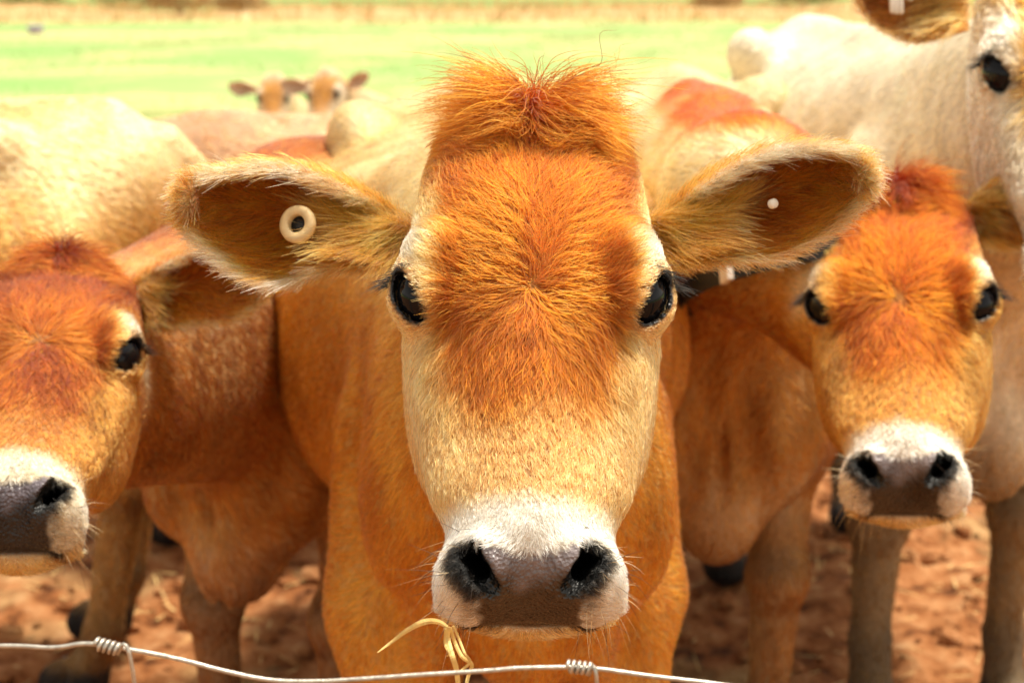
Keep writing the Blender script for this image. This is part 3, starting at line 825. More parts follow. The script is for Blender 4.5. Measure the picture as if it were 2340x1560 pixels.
def head_frame(o, pitch, yaw=0., roll=0.):
    """pitch: how far the poll leans away from the viewer relative to the picture plane; yaw turns the nose to the viewer's right"""
    a, y, r = R(pitch), R(yaw), R(roll)
    Zh = math.cos(a) * UP + math.sin(a) * FW; Yh = math.cos(a) * FW - math.sin(a) * UP; Xh = RT
    M = np.stack([Xh, Yh, Zh], 1)
    cr, sr = math.cos(r), math.sin(r)
    Rr = np.array([[cr, 0, sr], [0, 1, 0], [-sr, 0, cr]])
    Q = np.array(Matrix.Rotation(y, 3, Vector(UP)))
    return np.array(o, float), Q @ M @ Rr

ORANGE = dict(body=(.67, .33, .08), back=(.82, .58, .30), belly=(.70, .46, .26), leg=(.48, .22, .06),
              cheek=(.83, .50, .24), front=(.46, .175, .032), nose=(.76, .43, .20), poll=(.43, .165, .030), pale=(.93, .78, .60), muzzle=(.96, .87, .74),
              chin=(.72, .48, .22), shade=(.22, .13, .04), pad=(.20, .165, .17), padlow=(.050, .026, .013),
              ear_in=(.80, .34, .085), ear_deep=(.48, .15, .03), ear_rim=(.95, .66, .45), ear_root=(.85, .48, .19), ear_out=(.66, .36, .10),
              tuft=.068, blen=.75)
def pal(**k):
    d = dict(ORANGE); d.update(k); return d

# ======================================================================= ground
def grid_sheet(name, xs, ys, zf, mat):
    X, Y = np.meshgrid(xs, ys, indexing='ij'); Z = zf(X, Y)
    V = np.stack([X, Y, Z], -1).reshape(-1, 3); n, m = X.shape; i = np.arange(n * m).reshape(n, m)
    F = np.stack([i[:-1, :-1], i[1:, :-1], i[1:, 1:], i[:-1, 1:]], -1).reshape(-1, 4)
    return tag(mesh_obj(name, V, F, mat), kind='structure')

def ground_mat(name, stops, scale, stretch=(1, 1, 1), bump=.0, detail=8, second=None, rough=.95):
    m, n, b = material(name); b.inputs['Roughness'].default_value = rough; b.inputs['Specular IOR Level'].default_value = .15
    tc = n.nodes.new('ShaderNodeTexCoord'); mp = n.nodes.new('ShaderNodeMapping'); mp.inputs['Scale'].default_value = stretch
    no = n.nodes.new('ShaderNodeTexNoise'); no.inputs['Scale'].default_value = scale; no.inputs['Detail'].default_value = detail; no.inputs['Roughness'].default_value = .62
    n.links.new(tc.outputs['Object'], mp.inputs['Vector']); n.links.new(mp.outputs['Vector'], no.inputs['Vector'])
    r = n.nodes.new('ShaderNodeValToRGB'); e = r.color_ramp.elements
    while len(e) < len(stops): e.new(.5)
    for k, (p, c) in enumerate(stops): e[k].position = p; e[k].color = (*c, 1)
    n.links.new(no.outputs['Fac'], r.inputs['Fac']); out = r.outputs['Color']
    if second:
        n2 = n.nodes.new('ShaderNodeTexNoise'); n2.inputs['Scale'].default_value = second[0]; n2.inputs['Detail'].default_value = 6
        n.links.new(tc.outputs['Object'], n2.inputs['Vector'])
        mr = n.nodes.new('ShaderNodeMapRange'); mr.inputs['From Min'].default_value = second[1]; mr.inputs['From Max'].default_value = second[2]
        n.links.new(n2.outputs['Fac'], mr.inputs['Value'])
        mx = n.nodes.new('ShaderNodeMix'); mx.data_type = 'RGBA'; mx.inputs['B'].default_value = (*second[3], 1)
        n.links.new(mr.outputs['Result'], mx.inputs['Factor']); n.links.new(out, mx.inputs['A']); out = mx.outputs['Result']
    n.links.new(out, b.inputs['Base Color'])
    if bump:
        bp = n.nodes.new('ShaderNodeBump'); bp.inputs['Strength'].default_value = bump; bp.inputs['Distance'].default_value = .05
        n.links.new(no.outputs['Fac'], bp.inputs['Height']); n.links.new(bp.outputs['Normal'], b.inputs['Normal'])
    return m

def vn2(X, Y, f, s):
    P = np.stack([X.ravel(), Y.ravel(), np.zeros(X.size)], 1); return vnoise(P, f, s).reshape(X.shape)

DIRT = ground_mat('red_dirt', [(.32, (.07, .024, .009)), (.46, (.30, .11, .036)), (.57, (.43, .19, .075)), (.74, (.56, .33, .16))], 14, bump=.9, second=(2.2, .55, .68, (.44, .29, .13)))
FIELD = ground_mat('pasture', [(.36, (.19, .35, .10)), (.49, (.29, .40, .14)), (.58, (.45, .45, .20)), (.70, (.54, .44, .23))], .30, stretch=(.22, .42, 1), bump=.15, second=(.55, .50, .70, (.50, .45, .20)))
BANK = ground_mat('dry_bank', [(.3, (.34, .20, .07)), (.5, (.52, .33, .15)), (.7, (.60, .44, .24))], 1.2, stretch=(.5, 1, 1), bump=.5)
FAR = ground_mat('far_pasture', [(.3, (.10, .20, .05)), (.5, (.20, .30, .09)), (.68, (.40, .34, .14))], .25, stretch=(.3, 1, 1))
dirt_z = lambda X, Y: .014 * vn2(X, Y, 9, 1) + .010 * vn2(X, Y, 30, 5) + .006 * vn2(X, Y, 70, 9) - .01
grid_sheet('dirt_yard', np.concatenate([[-16, -11, -8, -6, -4.6], np.linspace(-3.4, 3.4, 200), [4.6, 6, 8, 11, 16]]), np.concatenate([[-18, -12, -8, -5, -3, -1.6], np.linspace(-.6, 6.0, 200)]), dirt_z, DIRT)
grid_sheet('ground', np.array([-2200., -60, -20, 20, 60, 2200]), np.array([-400., -10, 5, 60, 400, 2600]), lambda X, Y: -.06 + 0 * X, FAR)
grid_sheet('field', np.linspace(-45, 45, 60), np.linspace(5.6, 41, 60), lambda X, Y: -.035 + .03 * vn2(X, Y, 1.2, 3), FIELD)
grid_sheet('bank', np.linspace(-60, 60, 90), np.linspace(36, 52, 16), lambda X, Y: -.3 + .55 * np.exp(-((Y - 44 - .05 * X) / 4.5) ** 2) * (1 + .2 * vn2(X, Y, .5, 6)), BANK)

# grass, straw and clods: loose cover nobody could count
def blades(name, n, xr, yr, h, wd, mat, zf, lean=.35, flat=False):
    x = rng.uniform(*xr, n); y = rng.uniform(*yr, n); z = zf(x[None], y[None])[0]
    a = rng.uniform(0, 6.28, n); L = rng.uniform(.5, 1.3, n) * h; ww = wd * rng.uniform(.6, 1.3, n)
    P = np.stack([x, y, z], 1); s = np.stack([np.cos(a), np.sin(a), 0 * a], 1); b = a + 1.57
    if flat:
        f = np.stack([np.cos(b), np.sin(b), rng.normal(0, .16, n)], 1); P[:, 2] += rng.uniform(.006, .02, n)
    else:
        f = np.stack([np.cos(b) * lean * rng.normal(1, .5, n), np.sin(b) * lean, np.ones(n)], 1)
    V = np.stack([P - s * ww[:, None], P + s * ww[:, None], P + f * L[:, None] * .6 + s * ww[:, None] * .7, P + f * L[:, None] - s * ww[:, None] * .3 + np.array([0, 0, -.1]) * (0 if flat else 1) * L[:, None]], 1).reshape(-1, 3)
    return tag(mesh_obj(name, V, np.arange(4 * n).reshape(n, 4), mat, smooth=False), kind='stuff')

STRAW = simple('straw', (.60, .40, .15), .7, scale=30, var=.3)
GRASS = simple('grass_blade', (.28, .39, .13), .7, scale=2, var=.5)
DRYG = simple('dry_grass', (.55, .38, .16), .8, scale=2, var=.35)
blades('straw_litter', 5200, (-3.2, 3.2), (.8, 5.8), .06, .0022, STRAW, dirt_z, flat=True)
blades('pasture_grass', 40000, (-14, 14), (6.5, 38), .030, .012, GRASS, lambda x, y: -.035 + 0 * x)
blades('dry_grass', 9000, (-30, 30), (38, 47), .28, .02, DRYG, lambda x, y: -.3 + .55 * np.exp(-((y - 44 - .05 * x) / 4.5) ** 2))
def clods():
    VV, FF = [], []
    for i in range(2600):
        x, y = rng.uniform(-2.4, 2.4), rng.uniform(1.4, 5.0); r = .007 + .028 * rng.uniform() ** 3
        V, F = uv_ball((0, 0, 0), (r, r * rng.uniform(.7, 1.2), r * .6), n=6, m=4)
        V = V * rng.uniform(.75, 1.25, (len(V), 1)) + np.array([x, y, dirt_z(np.array([[x]]), np.array([[y]]))[0, 0] + r * .2])
        VV.append(V); FF.append(F)
    V, F = join(zip(VV, FF)); return tag(mesh_obj('dirt_clods', V, F, DIRT, smooth=False), kind='stuff')
clods()

# ======================================================================= cows
cows = {}
def orient_local(e, src, dst, mirror=False, tweak=None):
    """the same ear on another head"""
    def fn(P):
        L = ((P - src.ho) @ src.hr) / src.hs
        if mirror: L = L * np.array([-1, 1, 1])
        if tweak is not None: L = (L - tweak[0]) @ tweak[1].T + tweak[0]
        return dst.hw(L)
    return e.moved(fn)

# --- the cow in the middle
A = Cow('main', 'orange calf staring straight ahead with round cream tag in ear', 'cows crowded along the wire', (.008, 1.36, 0), (-.09, 1),
        1.0, height=1.15, width=1.06, head=head_frame(at(1216, 655, 1.08), 25, 0, .6), pal=pal(), h=.0055, chest=.56, front=.56, lw=.95, refine=4, br=.15, rough=.006, bellow=.07, lv=-.06, lt=.062)
A.build()
el = ear_px([((925, 505), (920, 575)), ((868, 462), (862, 604)), ((825, 436), (815, 610)), ((760, 400), (745, 618)), ((678, 366), (664, 648)), ((600, 360), (580, 642)), ((519, 376), (500, 590)), ((470, 388), (452, 540)), ((440, 404), (428, 508)), ((430, 436), (426, 472))],
            [1.26, 1.215, 1.195, 1.185, 1.18, 1.175, 1.17, 1.165, 1.162, 1.16], [.014, .028, .042, .054, .060, .056, .044, .03, .016, .004], FW * .92 + RT * .25 + UP * .22)
er = ear_px([((1500, 505), (1495, 575)), ((1558, 452), (1556, 602)), ((1600, 420), (1612, 600)), ((1660, 372), (1690, 598)), ((1740, 333), (1770, 590)), ((1820, 320), (1850, 558)), ((1895, 326), (1920, 505)), ((1935, 340), (1950, 466)), ((1962, 362), (1968, 442)), ((1972, 388), (1973, 418))],
            [1.26, 1.215, 1.195, 1.185, 1.18, 1.175, 1.17, 1.165, 1.162, 1.16], [.014, .028, .042, .054, .060, .056, .044, .03, .016, .004], FW * .92 - RT * .25 + UP * .22)
A.ears = [el, er]
finish_cow(A, 160000, 3, .00028, head_boost=2.6, ear_n=9000, spread=.0026)

# --- left neighbour, head cut by the frame
B = Cow('left', 'red-brown cow with its head cut by the left edge and its nose low', 'cows crowded along the wire', (-.42, 1.98, 0), (.34, 1),
        .90, height=1.06, width=.80, head=head_frame(at(92, 780, 1.41), 47, 10, 1),
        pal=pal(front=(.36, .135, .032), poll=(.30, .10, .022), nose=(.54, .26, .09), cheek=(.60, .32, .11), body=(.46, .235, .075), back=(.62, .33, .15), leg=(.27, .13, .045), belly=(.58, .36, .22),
                ear_out=(.60, .30, .09), stripe=(.34, .12, .03), stw=.10, sta=.9, muzzle=(.86, .76, .58), tuft=.016, pad=(.13, .11, .13), padlow=(.012, .01, .012), smut=.7, smut2=.6), h=.007, front=.85, chest=.8, refine=4, rough=.006)
B.build()
eb_ = ear_px([((280, 665), (285, 705)), ((335, 622), (340, 745)), ((372, 598), (382, 748)), ((420, 572), (440, 740)), ((475, 550), (512, 736)), ((530, 545), (560, 714)), ((575, 574), (588, 686)), ((598, 614), (600, 648))], [1.62, 1.58, 1.55, 1.54, 1.53, 1.53, 1.53, 1.53], [.01, .022, .03, .04, .045, .04, .025, .005], FW * .9 - RT * .3 + UP * .25)
B.ears = [eb_, orient_local(eb_, B, B, True)]
finish_cow(B, 85000, 3, .00034, head_boost=2.4, ear_n=4000, spread=.003)

# --- right neighbour with the collar
G = Cow('right', 'orange-faced cow with a black collar, right of the middle cow', 'cows crowded along the wire', (.315, 2.06, 0), (.04, 1),
        1.0, height=1.13, width=.80, head=head_frame(at(2056, 678, 1.63), 32, -16, -1.5),
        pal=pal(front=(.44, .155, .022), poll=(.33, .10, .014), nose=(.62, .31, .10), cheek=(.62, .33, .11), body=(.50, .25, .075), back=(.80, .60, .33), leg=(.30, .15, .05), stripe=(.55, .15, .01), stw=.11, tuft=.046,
                padlow=(.03, .015, .008), smut=.8, smut2=.5), h=.007, refine=4, rough=.006, nmid=(at(1700, 480, 1.93), .092))
G.build()
G.ears = [ear_px([((2210, 470), (2215, 510)), ((2262, 420), (2268, 556)), ((2300, 398), (2310, 565)), ((2350, 370), (2365, 560)), ((2420, 370), (2430, 530)), ((2480, 390), (2485, 470)), ((2510, 420), (2512, 440))], [1.78, 1.74, 1.72, 1.70, 1.70, 1.70, 1.70], [.01, .022, .035, .045, .04, .025, .004], FW * .92 - RT * .25 + UP * .2),
          ear_px([((1880, 440), (1872, 540)), ((1830, 415), (1820, 555)), ((1770, 400), (1762, 552)), ((1710, 402), (1700, 530)), ((1660, 420), (1655, 490)), ((1636, 445), (1634, 462))], 1.72, [.02, .035, .045, .04, .025, .004], FW * .92 + RT * .25 + UP * .2)]
finish_cow(G, 85000, 3, .00036, head_boost=2.4, ear_n=3000, spread=.003)

# --- tall pale cow at the right edge
H = Cow('tall', 'tall pale cream cow at the right edge with a white comb tag', 'cows crowded along the wire', (.80, 2.25, 0), (-.10, 1),
        1.05, height=1.22, width=.82, head=head_frame(at(2475, 150, 1.70), 20, -4, 2),
        pal=pal(front=(.66, .36, .12), poll=(.7, .45, .2), nose=(.80, .62, .40), cheek=(.80, .66, .48), pale=(.9, .84, .7), body=(.78, .62, .42), back=(.86, .76, .56), leg=(.24, .15, .06), belly=(.6, .45, .3), muzzle=(.85, .78, .65),  # dark legs: the shadow on them is put into the leg colour
                ear_rim=(.86, .62, .36), ear_in=(.58, .30, .11), ear_out=(.8, .6, .4), tuft=.02, smut=.3), h=.008)
H.build()
eh = ear_px([((2215, -60), (2215, 70)), ((2165, -95), (2150, 88)), ((2110, -120), (2085, 98)), ((2055, -125), (2030, 78)), ((2000, -110), (1985, 45)), ((1965, -80), (1958, 0)), ((1945, -55), (1944, -30))], 1.80, [.02, .035, .045, .04, .03, .02, .005], FW * .9 + RT * .2 + UP * .25)
H.ears = [eh, orient_local(eh, H, H, True)]
finish_cow(H, 22000, 4, .0005, head_boost=1.5, ear_n=1800)

# --- pale cow standing across behind the left neighbour
D = Cow('pale', 'pale cream cow standing side-on behind the left cow, rump to the right', 'cows crowded along the wire', (-1.78, 2.50, 0), (1, .10),
        1.0, height=1.10, width=1.0, head=head_frame(at(-1100, 500, 2.55), 10, -60, 0),
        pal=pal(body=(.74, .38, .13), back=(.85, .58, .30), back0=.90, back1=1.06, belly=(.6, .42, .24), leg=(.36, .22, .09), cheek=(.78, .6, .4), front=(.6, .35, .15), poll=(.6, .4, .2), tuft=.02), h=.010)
D.build(); D.ears = [orient_local(el, A, D), orient_local(er, A, D)]
finish_cow(D, 30000, 4, .0006, spread=.004)

# --- brown back farther behind
E = Cow('brown', 'pinkish brown cow whose back shows between pale rump and middle cow', 'cows crowded along the wire', (-.95, 3.35, 0), (1, .12),
        .95, height=1.0, width=1.0, head=head_frame(at(-250, 420, 3.3), 10, -60, 0),
        pal=pal(body=(.56, .27, .10), back=(.66, .38, .22), leg=(.5, .36, .2), tuft=.01), h=.012)
E.build(); E.ears = [orient_local(el, A, E), orient_local(er, A, E)]
finish_cow(E, 8000, 4, .0010, spread=.008)

# --- two calves out in the field
for lab, px, py, d, yaw, rear, by in (('small calf in the field facing the camera, one ear up', 622, 222, 6.4, 3, (.3, 1), .0),
                                  ('small calf in the field looking down left, orange shoulder', 734, 214, 6.0, -12, (1, .35), .0)):
    o = at(px, py, d)
    K = Cow('calf', lab, 'calves out in the field', (o[0] + (.02 if yaw > 0 else .16), o[1] + .30, -.33), rear, .72, height=1.0 if yaw > 0 else 1.04, width=.8, head=head_frame(o, 18, yaw, 0),
            pal=pal(front=(.60, .28, .07), cheek=(.86, .68, .44), body=(.74, .46, .2), back=(.84, .64, .36), stripe=(.55, .17, .01), stw=.09, sta=.0 if yaw > 0 else 1, tuft=0, lash=0, ear_in=(.92, .72, .56), ear_deep=(.78, .56, .44), poll=(.8, .6, .36), ear_out=(.9, .7, .45)), h=.013)
    K.build(); K.ears = [orient_local(el, A, K), orient_local(er, A, K)]
    finish_cow(K, 3000, 3, .0012, spread=.008)


# ======================================================================= tags and collar (worn, so parts of their cows)
def frame_from(n, up):
    n = np.asarray(n, float); n = n / np.linalg.norm(n); x = np.cross(up, n); x /= np.linalg.norm(x); y = np.cross(n, x)
    return np.stack([x, y, n], 1)

def lathe(prof, n=40):
    V, F = [], []; m = len(prof)
    for i in range(n):
        a = 2 * math.pi * i / n
        for r, z in prof: V.append((r * math.cos(a), r * math.sin(a), z))
    for i in range(n):
        for j in range(m - 1): F.append((i * m + j, ((i + 1) % n) * m + j, ((i + 1) % n) * m + j + 1, i * m + j + 1))
    return np.array(V), F

def ring_tag():
    c = at(679, 512, 1.168); M = frame_from(-FW * .9 - RT * .30 + UP * .12, UP)
    V, F = lathe([(.0075, -.004), (.0075, .0015), (.0083, .0026), (.0125, .0032), (.0152, .0018), (.0160, -.001), (.0155, -.004), (.0075, -.004)])
    ring = mesh_obj('ear_tag', V @ M.T + c, F, TAGM, A.root)
    # moulded letters round the face
    lo = Vector(c)
    for ch, ang in zip('WALRU10', (196, 172, 148, 126, 105, 84, 66)):
        cu = bpy.data.curves.new('letter', 'FONT'); cu.body = ch; cu.size = .0050; cu.extrude = .0002; cu.align_x = 'CENTER'; cu.align_y = 'CENTER'
        cu.materials.append(INK)
        a = R(ang); p = np.array([.0104 * math.cos(a), .0104 * math.sin(a), .0032]); tmp = bpy.data.objects.new('tmp', cu); me_ = bpy.data.meshes.new_from_object(tmp); me_.name = 'letter'; bpy.data.objects.remove(tmp)
        me_.materials.clear(); me_.materials.append(INK); o = bpy.data.objects.new('letter', me_)
        Rm = M @ np.array([[math.cos(a - 1.5708), -math.sin(a - 1.5708), 0], [math.sin(a - 1.5708), math.cos(a - 1.5708), 0], [0, 0, 1]])
        COL.objects.link(o); o.parent = ring; o.matrix_parent_inverse = Matrix.Identity(4)
        W = Matrix.Translation(Vector(c + M @ p)) @ Matrix(Rm.tolist()).to_4x4()
        o.matrix_basis = Matrix.Translation(-Vector(A.root.location)) @ W
    V, F = lathe([(.0001, -.0036), (.0072, -.0036), (.0072, -.006), (.0001, -.006)], 24)
    mesh_obj('tag_hole_dark', V @ M.T + c, F, BLACK, ring)  # black disc behind the ring, stands in for the darkness of its hole
    c = at(1768, 465, 1.172); M = frame_from(-FW * .9 + RT * .3 + UP * .1, UP)
    V, F = lathe([(.0001, .0022), (.0030, .0020), (.0040, .0008), (.0040, -.003)], 24)
    mesh_obj('ear_stud', V @ M.T + c, F, TAGW, A.root)
    # comb-shaped tag of the tall cow
    M = frame_from(-FW, UP); parts = []
    c = at(2052, -8, 1.795)
    for x, l in ((-.0085, .022), (-.0030, .023), (.0030, .023), (.0150, .006), (.0105, .004)):
        p0 = c + M @ np.array([x, .012, 0]); p1 = c + M @ np.array([x + .001, -l, .001])
        parts.append(tube([p0, p0 * .5 + p1 * .5, p1 + M @ np.array([0, .002, 0]), p1], [.0033, .0033, .0030, .0014], 8))
    V, F = join(parts); mesh_obj('ear_tag', V, F, TAGW, H.root)
ring_tag()

def collar():
    t = np.linspace(1.5, 2.6, 500); dr = at(1712, 618, 1.0) - C0
    bot = C0 + t[np.nonzero(G.body_sdf((C0 + t[:, None] * dr).astype(f32)) < 0)[0][0]] * dr
    top = G.hw((0, .165, .155)); cn = .5 * (bot + top); dv = top - bot; e = .008
    ns = np.array([float(G.body_sdf(np.array([bot + e * u_], f32))[0] - G.body_sdf(np.array([bot - e * u_], f32))[0]) for u_ in np.eye(3)]); ns /= np.linalg.norm(ns)
    e1 = RT - ns * (ns @ RT); e2 = np.cross(ns, e1); pv = bot - C0; sy = lambda v_: (v_ @ UP) * (pv @ FW) - (pv @ UP) * (v_ @ FW)
    sx = lambda v_: (v_ @ RT) * (pv @ FW) - (pv @ RT) * (v_ @ FW); k_ = .30
    lat = e1 - e2 * ((sy(e1) - k_ * sx(e1)) / (sy(e2) - k_ * sx(e2))); lat /= np.linalg.norm(lat); ax_ = np.cross(dv, lat); ax_ /= np.linalg.norm(ax_)
    if ax_ @ FW > 0: ax_ = -ax_
    Wv = bot - top; Wv /= np.linalg.norm(Wv); U = np.cross(ax_, Wv); U = -U if U @ RT < 0 else U
    n, V, F = 64, [], []
    ang = np.linspace(0, 2 * math.pi, n, endpoint=False); rr = []
    t = np.linspace(.03, .36, 160)
    for q in ang:
        dr = U * math.cos(q) + Wv * math.sin(q)
        dd = G.body_sdf((cn + t[:, None] * dr).astype(f32)); k = np.nonzero(dd > .004)[0]; rr.append(t[k[0]] if len(k) else .2)
    rr = np.array(rr)
    for _ in range(6): rr = .5 * rr + .25 * (np.roll(rr, 1) + np.roll(rr, -1))
    rr = rr + .007 + .006 * np.clip(np.sin(ang), 0, 1) ** 2
    for q, r in zip(ang, rr):
        dr = U * math.cos(q) + Wv * math.sin(q)
        for e, z in ((0, -.0125), (.005, -.0125), (.005, .0125), (0, .0125)): V.append(cn + dr * (r + e) + ax_ * z)
    for i in range(n):
        j = (i + 1) % n
        for k in range(4): F.append((i * 4 + k, j * 4 + k, j * 4 + (k + 1) % 4, i * 4 + (k + 1) % 4))
    co = mesh_obj('collar', V, F, BLACK, G.root, smooth=False)
    i = int(n * .26); q = ang[i]; dr = U * math.cos(q) + Wv * math.sin(q); c = cn + dr * (rr[i] + .009)
    tx = np.cross(dr, ax_); t3 = (tx * .014, ax_ * .0140, dr * .004)
    V = [c + t3[0] * x + t3[1] * y + t3[2] * z for x in (-1, 1) for y in (-1, 1) for z in (-1, 1)]
    mesh_obj('collar_tag', V, [(0, 1, 3, 2), (4, 6, 7, 5), (0, 4, 5, 1), (2, 3, 7, 6), (0, 2, 6, 4), (1, 5, 7, 3)], TAGW, co, smooth=False)
collar()

# ======================================================================= wire fence
WIRE = simple('galvanised_wire', (.50, .46, .40), .42, metal=.75, bump=.25, scale=220, var=.25)
def fence():
    d = .84; q_ = .84 / .72
    px = [(-700, 1500), (-300, 1484), (0, 1475), (120, 1479), (190, 1470), (245, 1475), (330, 1489), (420, 1508), (520, 1534), (620, 1553), (720, 1556), (820, 1551), (960, 1541), (1060, 1535), (1120, 1531), (1180, 1526),
          (1250, 1524), (1322, 1524), (1390, 1530), (1480, 1543), (1600, 1557), (1720, 1572), (2000, 1600), (2500, 1600), (3000, 1580)]
    root = tag(empty('wire_fence', (0, .82, 0)), 'galvanised wire strand with twisted knots across the bottom, before the cows', 'fence')
    pts = spline([at(x, y, d) for x, y in px], 220)
    V, F = tube(pts, .00125 * q_, 8); mesh_obj('wire', V, F, WIRE, root)
    for kx, ky, sx in ((245, 1476, 1), (1322, 1524, 1)):
        c = at(kx, ky, d); tdir = at(kx + 20, ky + (5 if kx < 600 else 2), d) - at(kx - 20, ky - (5 if kx < 600 else 2), d); tdir /= np.linalg.norm(tdir)
        u = np.cross(tdir, UP); u /= np.linalg.norm(u); v = np.cross(u, tdir)
        t = np.linspace(0, 1, 70); a = t * 4.3 * 2 * math.pi
        coil = c + tdir * ((t - .5) * .0118 * q_)[:, None] + (u * np.cos(a)[:, None] + v * np.sin(a)[:, None]) * .0027 * q_
        e = at(kx + 22, ky + 16, d); low = at(kx + (62 if kx < 600 else 44), ky + 84, d)
        coil = np.vstack([coil, [coil[-1] * .5 + e * .5 - v * .0004]])
        V, F = tube(coil, .00105 * q_, 7); mesh_obj('wire_knot', V, F, WIRE, root)
        stay = spline([coil[-1], e, low, low + np.array([.004, 0, -.25]), low + np.array([.003, 0, -.6])], 30)
        V, F = tube(stay, .00110 * q_, 7); mesh_obj('stay_wire', V, F, WIRE, root)
    zl = .30
    V, F = tube(spline([(pts[0][0], .84, zl), (-.4, .84, zl - .004), (.4, .84, zl + .003), (pts[-1][0], .84, zl)], 60), .00125, 6); mesh_obj('wire', V, F, WIRE, root)
    WOOD = simple('post_wood', (.26, .19, .12), .85, bump=.6, scale=24, var=.3)
    for x in (pts[0][0], pts[-1][0]):
        V, F = tube([(x, .86, -.05), (x, .86, .5), (x + .004, .86, 1.05), (x + .004, .86, 1.06)], [.042, .041, .039, .03], 14); mesh_obj('fence_post', V, F, WOOD, root)
fence()

# ======================================================================= straws hanging from the muzzle
STRAWM = simple('dry_straw', (.72, .50, .17), .55, bump=.3, scale=120, var=.2)
def ribbon(pts, w, curl=.25):
    pts = np.asarray(pts); m = len(pts); t = np.gradient(pts, axis=0); t /= np.linalg.norm(t, axis=1)[:, None]
    s_ = np.cross(t, -FW); s_ /= np.linalg.norm(s_, axis=1)[:, None]; nn = np.cross(s_, t)
    w = np.asarray(w)[:, None]; c = curl * w
    rows = [pts - s_ * w - nn * c, pts, pts + s_ * w - nn * c, pts + s_ * w - nn * (c + .0003), pts - nn * .0004, pts - s_ * w - nn * (c + .0003)]
    V = np.stack(rows, 1).reshape(-1, 3); F = []
    for i in range(m - 1):
        for k in range(6): F.append((i * 6 + k, i * 6 + (k + 1) % 6, (i + 1) * 6 + (k + 1) % 6, (i + 1) * 6 + k))
    F += [tuple(range(6))[::-1], tuple(range((m - 1) * 6, m * 6))]
    return V, F
for lab, px, wd, dd in (
        ('long curved straw blade sticking out to the side from under the muzzle', [(1022, 1432), (1000, 1420), (968, 1421), (930, 1440), (895, 1466), (863, 1490)], [.0012, .0017, .0020, .0015, .0010, .0003], .955),
        ('straight straw hanging straight down past the wire', [(1026, 1432), (1024, 1462), (1034, 1500), (1043, 1530), (1048, 1575)], [.0010, .0016, .0018, .0018, .0016], .945),
        ('bent straw folded into a loop at the wire', [(1030, 1434), (1040, 1468), (1056, 1500), (1078, 1518), (1070, 1545), (1062, 1580)], [.0009, .0012, .0013, .0013, .0012, .0010], .95),
        ('thin straw crossing the folded one above the wire', [(1036, 1430), (1050, 1462), (1062, 1492), (1074, 1512), (1056, 1530), (1046, 1540)], [.0008, .0008, .0008, .0009, .0008, .0005], .94),
        ('short frayed straw closest to the chin', [(1018, 1436), (1018, 1470), (1026, 1492), (1020, 1500)], [.0009, .0011, .0008, .0003], .95)):
    P = spline([at(x, y, dd + .004 * math.sin(i * 2.1)) for i, (x, y) in enumerate(px)], 24)
    V, F = ribbon(P, np.interp(np.linspace(0, 1, 24), np.linspace(0, 1, len(wd)), wd))
    tag(mesh_obj('straw_blade', V, F, STRAWM, smooth=False), lab, 'straw', 'straws hanging from the muzzle')

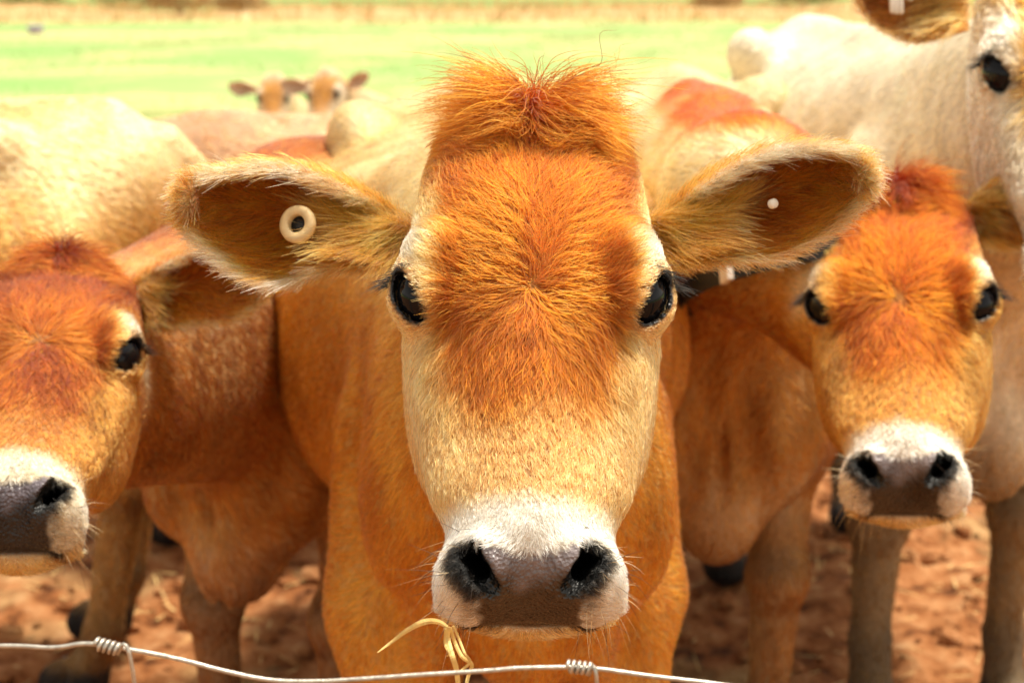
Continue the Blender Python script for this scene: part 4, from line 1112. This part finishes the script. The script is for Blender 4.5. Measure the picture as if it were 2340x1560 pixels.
# ======================================================================= far field: tub, shrubs
def on_ground(px, py):
    r = FW + RT * ((px - 1170) / FPX) + UP * ((780 - py) / FPX); return C0 + r * (CAM_Z / -r[2])
LILAC = simple('lilac_plastic', (.42, .32, .60), .5, var=.1)
def tub():
    p = on_ground(82, 74); V, F = lathe([(.0001, .01), (.15, .01), (.17, .14), (.185, .15), (.185, .165), (.16, .165), (.145, .05), (.0001, .04)], 28)
    r = tag(empty('feed_tub', (p[0], p[1], -.03)), 'small lilac tub lying out in the pasture', 'tub')
    mesh_obj('tub_shell', V + np.array([p[0], p[1], -.03]), F, LILAC, r)
    V, F = tube([(p[0] - .17, p[1], .12), (p[0] - .12, p[1] - .17, .10), (p[0] + .12, p[1] - .17, .10), (p[0] + .17, p[1], .12)], .006, 6); mesh_obj('handle', V, F, BLACK, r)
tub()
LEAFD = simple('shrub_leaf', (.16, .22, .06), .7, scale=3, var=.5); LEAFB = simple('dry_shrub_leaf', (.36, .22, .08), .8, scale=3, var=.4)
STEM = simple('shrub_stem', (.16, .10, .05), .9)
def shrub(px, y, wd, h, mat, lab):
    x = (px - 1170) / FPX * y / math.cos(TILT) ; z0 = .2 if y < 48 else -.06
    r = tag(empty('shrub', (x, y, z0)), lab, 'shrub', 'shrubs along the dry bank')
    n = 900; a = rng.normal(size=(n, 3)); a /= np.linalg.norm(a, axis=1)[:, None]; rad = rng.uniform(.35, 1, n) ** .5
    c = a * rad[:, None] * np.array([wd, wd * .7, h * .5]) * (1 + .3 * vnoise(a, 3, 2))[:, None] + np.array([x, y, z0 + h * .5]); sz = .07
    u = rng.normal(size=(n, 3)); u /= np.linalg.norm(u, axis=1)[:, None]; v = np.cross(u, a); v /= np.linalg.norm(v, axis=1)[:, None] + 1e-9
    V = np.stack([c - u * sz, c + v * sz * .5, c + u * sz, c - v * sz * .5], 1).reshape(-1, 3)
    tag(mesh_obj('foliage', V, np.arange(4 * n).reshape(n, 4), mat, r, smooth=False), kind='stuff')
    V, F = join([tube([(x, y, z0 - .1), (x + wd * .3 * k, y + .05 * k, z0 + h * .6)], [.03, .012], 5) for k in (-1, 0, 1)]); mesh_obj('stem', V, F, STEM, r)
for a in ((455, 42.0, 1.2, .55, LEAFB, 'brownish low shrub on the dry bank, widest of them'), (585, 43.0, .8, .4, LEAFB, 'small rust brown shrub on the dry bank'),
          (345, 52.0, 1.6, .7, LEAFD, 'dark green shrub behind the dry bank'), (130, 53.0, 1.5, .6, LEAFD, 'dark green shrub behind the bank towards the left corner'),
          (425, 55.0, .5, 1.5, LEAFD, 'narrow upright green shrub at the top edge'), (1800, 46.0, 1.3, .8, LEAFD, 'bright green shrub on the bank right of the middle cow'),
          (1610, 44.0, .9, .45, LEAFB, 'brown tuft of a shrub on the bank right of the middle cow')): shrub(*a)
